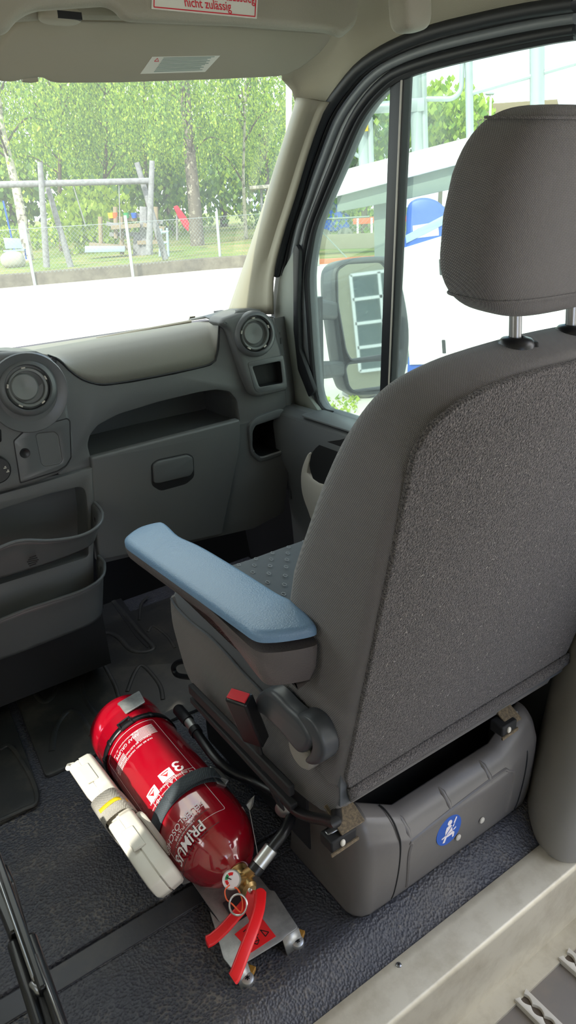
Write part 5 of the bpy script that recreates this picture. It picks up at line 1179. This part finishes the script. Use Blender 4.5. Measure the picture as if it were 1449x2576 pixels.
bush('leafy_tree', 'bright green round tree beside the galvanised twin post in the door window', 1105, 32, 1.7, 3.4, 1.7, 2600, 17, (0.7, 0.25, 0.05), 0.22)
bush('leafy_tree', 'dark tree seen in the small front pane above the white ramp', 915, 30, 2.3, 3.0, 2.6, 3000, 18, (0.15, 0.45, 0.4), 0.22)
bush('leafy_tree', 'far tree in the mirror corner of the small front pane', 860, 44, 3.5, 1.6, 2.4, 2400, 19, (0.3, 0.4, 0.3), 0.3)
hd = bush('clipped_hedge', 'low green hedge behind the bench at the left edge', 50, 45, 4.0, 0.1, 0.6, 2600, 20, (0.6, 0.3, 0.1), 0.16, None, False, 'hedge')

# ------------------------------------------------------------------ playground
def logbar(f, a, b, r0, r1, m, par, name, w=0.0):
    MB().tube([f.p(*f.px(*a), w), f.p(*f.px(*b), w)], [r0, r1], 12).build(name, m, par)
SD = 26.5; sf = FD(250, SD)
sw = thing('swing_frame', 'grey weathered log swing frame behind the chain-link fence', 'swing frame', ground_d(250, SD))
logbar(sf, (-60, 466), (376, 455), 0.10, 0.095, 'log', sw, 'crossbar')
for a, b, w in (((101, 408), (118, 672), 0.10), ((118, 470), (178, 676), -0.35), ((382, 405), (374, 640), 0.12), ((345, 407), (419, 654), -0.35)):
    logbar(sf, a, b, 0.085, 0.11, 'log', sw, 'log_post', w)
for a, b in (((182, 460), (216, 570)), ((299, 458), (303, 600))):
    MB().tube([sf.p(*sf.px(*a)), sf.p(*sf.px(*b))], 0.018, 6).build('swing_chain', 'log', sw)
cf = thing('climbing_frame', 'heap-like timber climbing frame of weathered boards behind the swing', 'climbing frame', ground_d(330, 31))
f = FD(330, 31)
for k, (a, b, m) in enumerate((((272, 548), (345, 552), 'wood'), ((268, 562), (330, 574), 'log'), ((280, 572), (352, 566), 'wood'), ((275, 590), (360, 590), 'log'), ((225, 615), (330, 622), 'wood'), ((360, 565), (412, 575), 'wood'), ((340, 540), (410, 560), 'log'), ((345, 610), (400, 608), 'wood'))):
    MB().bar(f.p(*f.px(*a), 0.3 * (k % 3) - 0.3), f.p(*f.px(*b), 0.3 * (k % 3) - 0.3), 0.5, 0.14).build('board', m, cf)
for x, y0, y1 in ((252, 545, 612), (305, 545, 640), (362, 520, 655), (392, 520, 605), (290, 520, 600)):
    MB().tube([f.p(*f.px(x, y0)), f.p(*f.px(x + 2, y1))], 0.09 if x != 362 else 0.18, 8).build('post', 'wood' if x != 362 else 'log', cf)
MB().slab(f, f.pts([(335, 590), (385, 586), (385, 650), (335, 652)]), 0.6, 0.03).build('plank_wall', 'log', cf)
MB().slab(f.shift(0.5), f.pts([(215, 618), (315, 618), (315, 632), (215, 634)]), 0.3, 0.03).build('sand_box_edge', 'bench', cf)
for (x0, c, nm) in ((279, 'yellow', 'yellow_tub'), (318, 'green', 'green_tub'), (289, 'orange', 'orange_tub'), (337, 'blue', 'blue_tub')):
    p = f.p(*f.px(x0, 542)); MB().lathe([(0.09, -0.1), (0.12, 0.1), (0.10, 0.1), (0.08, -0.08)], p, (0, 0, 1), 14).build(nm, c, cf)
f = FD(455, 33)
sl_ = thing('red_slide', 'slanting bright red panel beside the thickest birch trunk', 'slide', ground_d(455, 33))
MB().slab(f.shift(0.4), fillet(f.pts([(436, 520), (446, 516), (470, 548), (476, 560), (474, 583), (462, 570), (448, 546)]), 0.05), 0.25, 0.03).build('slide_bed', 'banner', sl_)
MB().tube([f.p(*f.px(445, 540)), f.p(*f.px(446, 605))], 0.05, 8).build('slide_leg', 'log', sl_)
f = FD(35, 30)
bn = thing('park_bench', 'pale blue-grey bench behind the fence at the left edge', 'bench', ground_d(35, 30))
MB().slab(f, f.pts([(8, 598), (50, 600), (58, 625), (14, 626)]), 0.06, 0.02).build('backrest', 'bench', bn)
MB().slab(Frame(f.p(*f.px(35, 628)), f.U, f.N * -1), rrect(0.75, 0.35, 0.02), 0.05).build('seat', 'bench', bn)
for x in (40, 66): MB().tube([f.p(*f.px(x - 4, 626)), f.p(*f.px(x, 652))], 0.03, 8).build('leg', 'blue', bn)
f = FD(10, 29)
rk = thing('boulder', 'pale grey boulder below the bench at the left edge', 'boulder', ground_d(8, 29))
MB().sell(Vector((ground_d(8, 29).x, ground_d(8, 29).y, GZ + 0.35)), (0.42, 0.35, 0.30), 0.8, 0.9, 20, 12, lambda p: p * (1 + 0.12 * noise.noise(p * 3))).build('rock', 'stone', rk)
bp_ = thing('blue_pole', 'slanted thin blue pole at the left edge of the playground', 'pole', ground_d(40, 31))
f = FD(25, 31); MB().tube([f.p(*f.px(8, 505)), f.p(*f.px(42, 654))], 0.035, 8).build('pole_tube', 'blue', bp_)
ch = thing('log_figure', 'light blue upright frame behind the right swing leg', 'climbing frame', ground_d(415, 29))
f = FD(415, 29)
for a, b in (((405, 575), (402, 645)), ((420, 573), (424, 648)), ((400, 585), (424, 583)), ((402, 612), (424, 610))): MB().tube([f.p(*f.px(*a)), f.p(*f.px(*b))], 0.05, 8).build('beam', 'bench', ch)
f = FD(665, 38)
shl = thing('shelter_roof', 'low shelter with pale flat roof at the lawn end by the pillar', 'shelter', ground_d(665, 38))
MB().slab(f, f.pts([(628, 468), (700, 462), (700, 472), (628, 476)]), 3.0, 0.03).build('roof_slab', 'stone', shl)
for x in (657, 690): MB().tube([f.p(*f.px(x, 470), -0.5), f.p(*f.px(x + 2, 565), -0.5)], 0.06, 8).build('post', 'log', shl)
lp = thing('lamp_post', 'tall white post seen at the top right corner of the windscreen', 'post', ground_d(728, 24))
f = FD(728, 24); MB().tube([f.p(*f.px(726, 560)), f.p(*f.px(727, 120))], 0.09, 12).build('mast', 'whitepaint', lp); MB().lathe([(0.16, 0), (0.16, 0.04), (0.10, 0.06)], Vector((f.p(*f.px(726, 560)).x, f.p(*f.px(726, 560)).y, GZ + 0.1)), (0, 0, 1), 16).build('foot_plate', 'galvpost', lp)

# ------------------------------------------------------------------ seen through the door window
wl_ = thing('concrete_wall', 'stained concrete garden wall beyond the street in the door window', 'wall', ground_d(880, 25))
f = FD(880, 25); MB().slab(f, f.pts([(785, 592), (1060, 582), (1060, 622), (785, 628)]), 0.25, 0.02).build('wall_panel', 'concrete', wl_)
fb = thing('wire_fence', 'dark wire mesh fence on top of the concrete garden wall', 'fence', ground_d(850, 25.2))
f = FD(850, 25.2); w = MB()
u0, v0 = f.px(770, 590); u1, v1 = f.px(930, 545)
k = u0 - 1
while k < u1:
    for s in (-1, 1):
        a, b = (k, v0), (k + s * (v1 - v0), v1)
        if u0 <= min(a[0], b[0]) and max(a[0], b[0]) <= u1 + 0.5: w.bar(f.p(*a), f.p(*b), 0.012, 0.012, f.N)
    k += 0.14
w.build('wire_mesh', 'greypaint', fb, flat=True)
MB().tube([f.p(u0, v1), f.p(u1, v1)], 0.03, 8).build('top_rail', 'greypaint', fb)
pf_ = thing('fence_pole', 'white fence pole by the red kerb left of the wing mirror', 'post', post_at(800, 668))
f = FD(800, 20.5); MB().tube([post_at(800, 668), f.p(*f.px(796, 560))], 0.045, 10).build('post_tube', 'whitepaint', pf_)
MB().tube([f.p(*f.px(802, 575)), f.p(*f.px(872, 648))], 0.02, 6).build('stay_wire', 'greypaint', pf_)
ob = thing('orange_barrier', 'orange and white barrier boards beyond the concrete garden wall', 'barrier', ground_d(960, 27))
f = FD(960, 27)
for a, b, c, d in ((888, 548, 942, 565), (955, 545, 1040, 560)): MB().slab(f, f.pts([(a, d), (c, d - 3), (c, b - 3), (a, b)]), 0.06, 0.01).build('barrier_board', 'orange', ob)
for x in (900, 935, 962, 1015): MB().tube([f.p(*f.px(x, 548)), f.p(*f.px(x, 622))], 0.04, 8).build('post', 'whitepaint', ob)
cr = thing('parked_van', 'blue vehicle glimpsed beyond the wire fence under the white ramp end', 'van', ground_d(828, 30))
f = FD(828, 30)
MB().slab(f, fillet(f.pts([(800, 555), (800, 515), (815, 506), (845, 505), (852, 530), (880, 540), (880, 580), (800, 585)]), 0.12), 1.5, 0.08).build('body', 'blue', cr)
MB().slab(f.shift(0.01), fillet(f.pts([(815, 530), (815, 514), (842, 512), (848, 528)]), 0.05), 0.02).build('side_window', 'winglass', cr)
for x in (812, 868): p = f.p(*f.px(x, 585)); MB().lathe([(0.05, -0.05), (0.3, -0.05), (0.32, 0.1), (0.3, 0.2)], Vector((p.x, p.y, GZ + 0.42)), f.N, 20).build('wheel', 'tyre', cr)

TD = 7.4; tf = FD(1050, TD)
tl = thing('ramp_trailer', 'white sloping lift trailer with galvanised posts beside the van', 'trailer', Vector((tf.O.x, tf.O.y, GZ)))
MB().slab(tf, tf.pts([(826, 500), (846, 432), (1230, 332), (1500, 262), (1500, 335), (1160, 412)]), 0.5, 0.01).build('ramp_beam', 'whitepaint', tl)
MB().slab(tf.shift(-0.08), tf.pts([(846, 492), (1160, 408), (1500, 330), (1500, 380), (1165, 470), (1000, 506), (846, 534)]), 0.4, 0.01).build('beam_fascia', 'greypaint', tl)
def tb(name, pts, r, m='galvpost', w=-0.2):
    MB().tube(spline([tf.p(*tf.px(*q), w) for q in pts], 5) if len(pts) > 2 else [tf.p(*tf.px(*q), w) for q in pts], r, 10).build(name, m, tl)
tb('post', [(908, 300), (912, 415)], 0.05); tb('post', [(926, 290), (930, 410)], 0.03)
tb('post', [(1045, 150), (1050, 380)], 0.055); tb('post', [(1064, 150), (1070, 375)], 0.03)
tb('post', [(1182, 100), (1186, 345)], 0.035); tb('post', [(1360, 60), (1360, 300)], 0.062)
tb('cross_beam', [(915, 266), (985, 262)], 0.05); tb('bent_tube', [(1060, 242), (1110, 242), (1140, 240), (1160, 222), (1165, 190), (1166, 110)], 0.022)
tb('hoop', [(1040, 275), (1040, 340), (1044, 362), (1056, 370)], 0.016); tb('hoop', [(884, 330), (880, 365), (890, 385), (905, 392)], 0.018)
tb('hand_rail', [(1188, 228), (1500, 138)], 0.020)
MB().slab(tf.shift(-0.14), tf.pts([(1018, 244), (1068, 240), (1068, 274), (1018, 280)]), 0.03, 0.003).build('flange_plate', 'galvpost', tl)
MB().box(tf.p(*tf.px(914, 318), -0.13), (0.05, 0.05, 0.06)).build('clamp', 'yellow', tl)
MB().bar(tf.p(*tf.px(955, 505), -0.3), Vector((tf.p(*tf.px(962, 660), -0.3).x, tf.p(*tf.px(962, 660), -0.3).y, GZ)), 0.14, 0.14).build('support_leg', 'greypaint', tl)
wf_ = tf.shift(0.9)
wh = thing('utility_box_body', 'white box body with black latch slots on a blue base beside the van', 'box body', Vector((wf_.O.x + 0.8, wf_.O.y - 0.6, GZ)))
MB().slab(wf_, wf_.pts([(1030, 920), (1014, 634), (1124, 600), (1600, 470), (1600, 905)]), 0.9, 0.03).build('body_shell', 'whitepaint', wh)
MB().slab(wf_.shift(-0.03), wf_.pts([(1026, 918), (1600, 880), (1600, 930), (1024, 948)]), 0.8, 0.01).build('base_skirt', 'blue', wh)
for x, y, h in ((1109, 672, 40), (1116, 872, 34), (1290, 660, 40)): MB().slab(wf_.shift(0.004), fillet(wf_.pts([(x - 5, y - h / 2), (x + 4, y - h / 2), (x + 6, y + h / 2), (x - 3, y + h / 2)]), 0.008), 0.006).build('latch_slot', 'blackmatt', wh)
p = wf_.p(*wf_.px(905, 892), -0.3)
wc = Vector((p.x, p.y, GZ + 0.30))
wheel = MB().lathe([(0.16, -0.09), (0.26, -0.10), (0.295, -0.06), (0.30, 0.0), (0.295, 0.06), (0.26, 0.10), (0.17, 0.09)], wc, wf_.N, 40).build('wheel', 'tyre', wh)
MB().lathe([(0.17, 0.06), (0.165, 0.085), (0.12, 0.06), (0.05, 0.07), (0.001, 0.075)], wc, wf_.N, 32, False).build('wheel_rim', 'galvpost', wheel)
ax_ = wf_.p(*wf_.px(1030, 905), -0.4); MB().bar(wc - wf_.N * 0.02, Vector((ax_.x, ax_.y, wc.z + 0.05)), 0.1, 0.1).build('axle_beam', 'greypaint', wh)
bf_ = tf.shift(0.35)
bc = thing('blue_cabin', 'rounded blue tank cover with pale rating plate above the white box body', 'tank cover', Vector((bf_.O.x, bf_.O.y, GZ)))
MB().slab(bf_, [tuple(v) for v in spline(bf_.pts([(1026, 640), (1022, 580), (1024, 525), (1040, 504), (1070, 498), (1100, 506), (1130, 530), (1170, 545), (1170, 640)]), 4, True)], 0.5, 0.05).build('cover_shell', 'blue', bc)
MB().slab(bf_.shift(0.004), bf_.pts([(1038, 568), (1102, 558), (1104, 592), (1040, 600)]), 0.006).build('rating_plate', 'sticker', bc)
q = MB()
for k in range(3): q.bar(bf_.p(*bf_.px(1050, 576 + 7 * k), 0.006), bf_.p(*bf_.px(1092 - 9 * k, 570 + 7 * k), 0.006), 0.012, 0.003, bf_.N)
q.build('plate_lines', 'fineprint', bc)
MB().slab(bf_.shift(0.012), bf_.pts([(1020, 592), (1130, 534), (1150, 548), (1022, 612)]), 0.015, 0.004).build('side_strap', 'bench', bc)
MB().box(Vector((bf_.O.x + 0.2, bf_.O.y - 0.3, 0.05)), (0.3, 0.3, 1.1)).build('cabin_mount', 'greypaint', bc)
bd = thing('low_building', 'white building with brown tiled roof far behind the galvanised trailer posts', 'building', ground_d(1230, 42))
f = FD(1230, 42)
MB().slab(f, f.pts([(1158, 300), (1400, 285), (1400, 470), (1158, 480)]), 6.0).build('walls', 'facade', bd)
MB().slab(f.shift(0.5), f.pts([(1146, 306), (1150, 268), (1400, 252), (1410, 296)]), 7.0, 0.1).build('roof', 'roofbrown', bd)
MB().slab(f.shift(0.01), f.pts([(1215, 318), (1240, 316), (1240, 340), (1215, 342)]), 0.02).build('window_pane', 'winglass', bd)
fl_ = thing('street_lamp', 'thin white lamp pole in front of the brown roofed building', 'lamp post', ground_d(1235, 30)); f = FD(1235, 30)
MB().tube([f.p(*f.px(1235, 236)), Vector((f.p(*f.px(1235, 330)).x, f.p(*f.px(1235, 330)).y, GZ + 0.1))], 0.04, 8).build('pole_tube', 'whitepaint', fl_); MB().sell(f.p(*f.px(1232, 236)), (0.18, 0.10, 0.05), 0.7, 0.7).build('lamp_head', 'galvpost', fl_)
wd = thing('roadside_weeds', 'tufts of yellow-green weeds by the wheel below the wing mirror', 'weeds', onz(838, 1015, GZ), kind='stuff'); rnd = random.Random(4); P = []
for k in range(120):
    b = onz(rnd.uniform(805, 900), rnd.uniform(1000, 1040), GZ); P.append((b.x, b.y, GZ + rnd.uniform(0.002, 0.03)))
leaves('tufts', P, 0.035, wd, rnd, weights=(0.8, 0.2, 0))
# the house behind the van, seen only in the wing mirror
hs = thing('facade_house', 'pale house with gridded windows reflected in the wing mirror', 'building', (6, -11, GZ))
MB().box((8.0, -11.2, 2.6), (16, 0.4, 6.4)).build('walls', 'facade', hs)
for i in range(7):
    for j in range(2):
        x = 1.2 + 2.2 * i; z = 0.9 + 2.7 * j; w_ = MB().box((x, -10.99, z + 0.6), (1.7, 0.05, 1.9)).build('window_pane', 'winglass', hs)
        g = MB()
        for k in range(4): g.box((x - 0.85 + 1.7 * k / 3, -10.95, z + 0.6), (0.06, 0.06, 1.9))
        for k in range(5): g.box((x, -10.95, z - 0.35 + 1.9 * k / 4), (1.7, 0.06, 0.06))
        g.build('glazing_bars', 'whitepaint', w_)

# ------------------------------------------------------------------ wing mirror on its two arms
MN = Vector((-0.30, -0.95, 0.0)).normalized(); mf = Frame(ony(925, 820, 1.78), (0.95, -0.30, 0), (0, 0.12, 1))
mr = thing('wing_mirror', 'grey two-part wing mirror on two arms outside the passenger door', 'mirror', (1.3, 1.65, 0.75))
mo_ = [(831, 700), (838, 672), (858, 656), (900, 648), (950, 645), (982, 651), (1003, 695), (1018, 760), (1027, 830), (1024, 900), (1012, 955), (985, 985), (920, 994), (884, 990), (866, 970), (852, 905), (840, 820), (833, 760)]
ug = [(848, 682), (872, 665), (960, 660), (985, 690), (1000, 745), (1009, 800), (1008, 884), (882, 904), (870, 880), (850, 765)]
lg_ = [(869, 926), (877, 914), (944, 909), (998, 905), (1000, 918), (985, 956), (964, 972), (888, 982), (877, 969)]
UG, LG = fillet(mf.pts(ug), 0.012), fillet(mf.pts(lg_), 0.01)
case = MB().slab(mf.shift(0.012), [tuple(v) for v in spline(mf.pts(mo_), 4, True)], 0.10, 0.012, [UG, LG], seg=3, hbev=0.006).build('mirror_case', 'mirrorcase', mr)
MB().slab(mf.shift(-0.004), offset2(ccw(UG), -0.004), 0.004).build('upper_glass', 'mirror', mr, flat=True)
lf = Frame(mf.O - mf.N * 0.004, mf.U, mf.V)
MB().slab(lf, offset2(ccw(LG), -0.004), 0.004).build('lower_glass', 'mirror', mr, flat=True)
for (q0, q1, h) in (((782, 778), (846, 782), 0.055), ((786, 932), (866, 930), 0.05)):
    a = on(*q0, DN, DC + 0.02); b = mf.p(*mf.px(*q1), -0.04)
    MB().bar(a, b, 0.05, h).build('mirror_arm', 'mirrorcase', mr, bevel=0.012)
MB().slab(DFR.shift(-0.02), fillet(DFR.shift(-0.02).pts([(776, 752), (789, 752), (794, 985), (786, 985), (780, 900)]), 0.004), 0.03, 0.004).build('mirror_base', 'mirrorcase', mr)
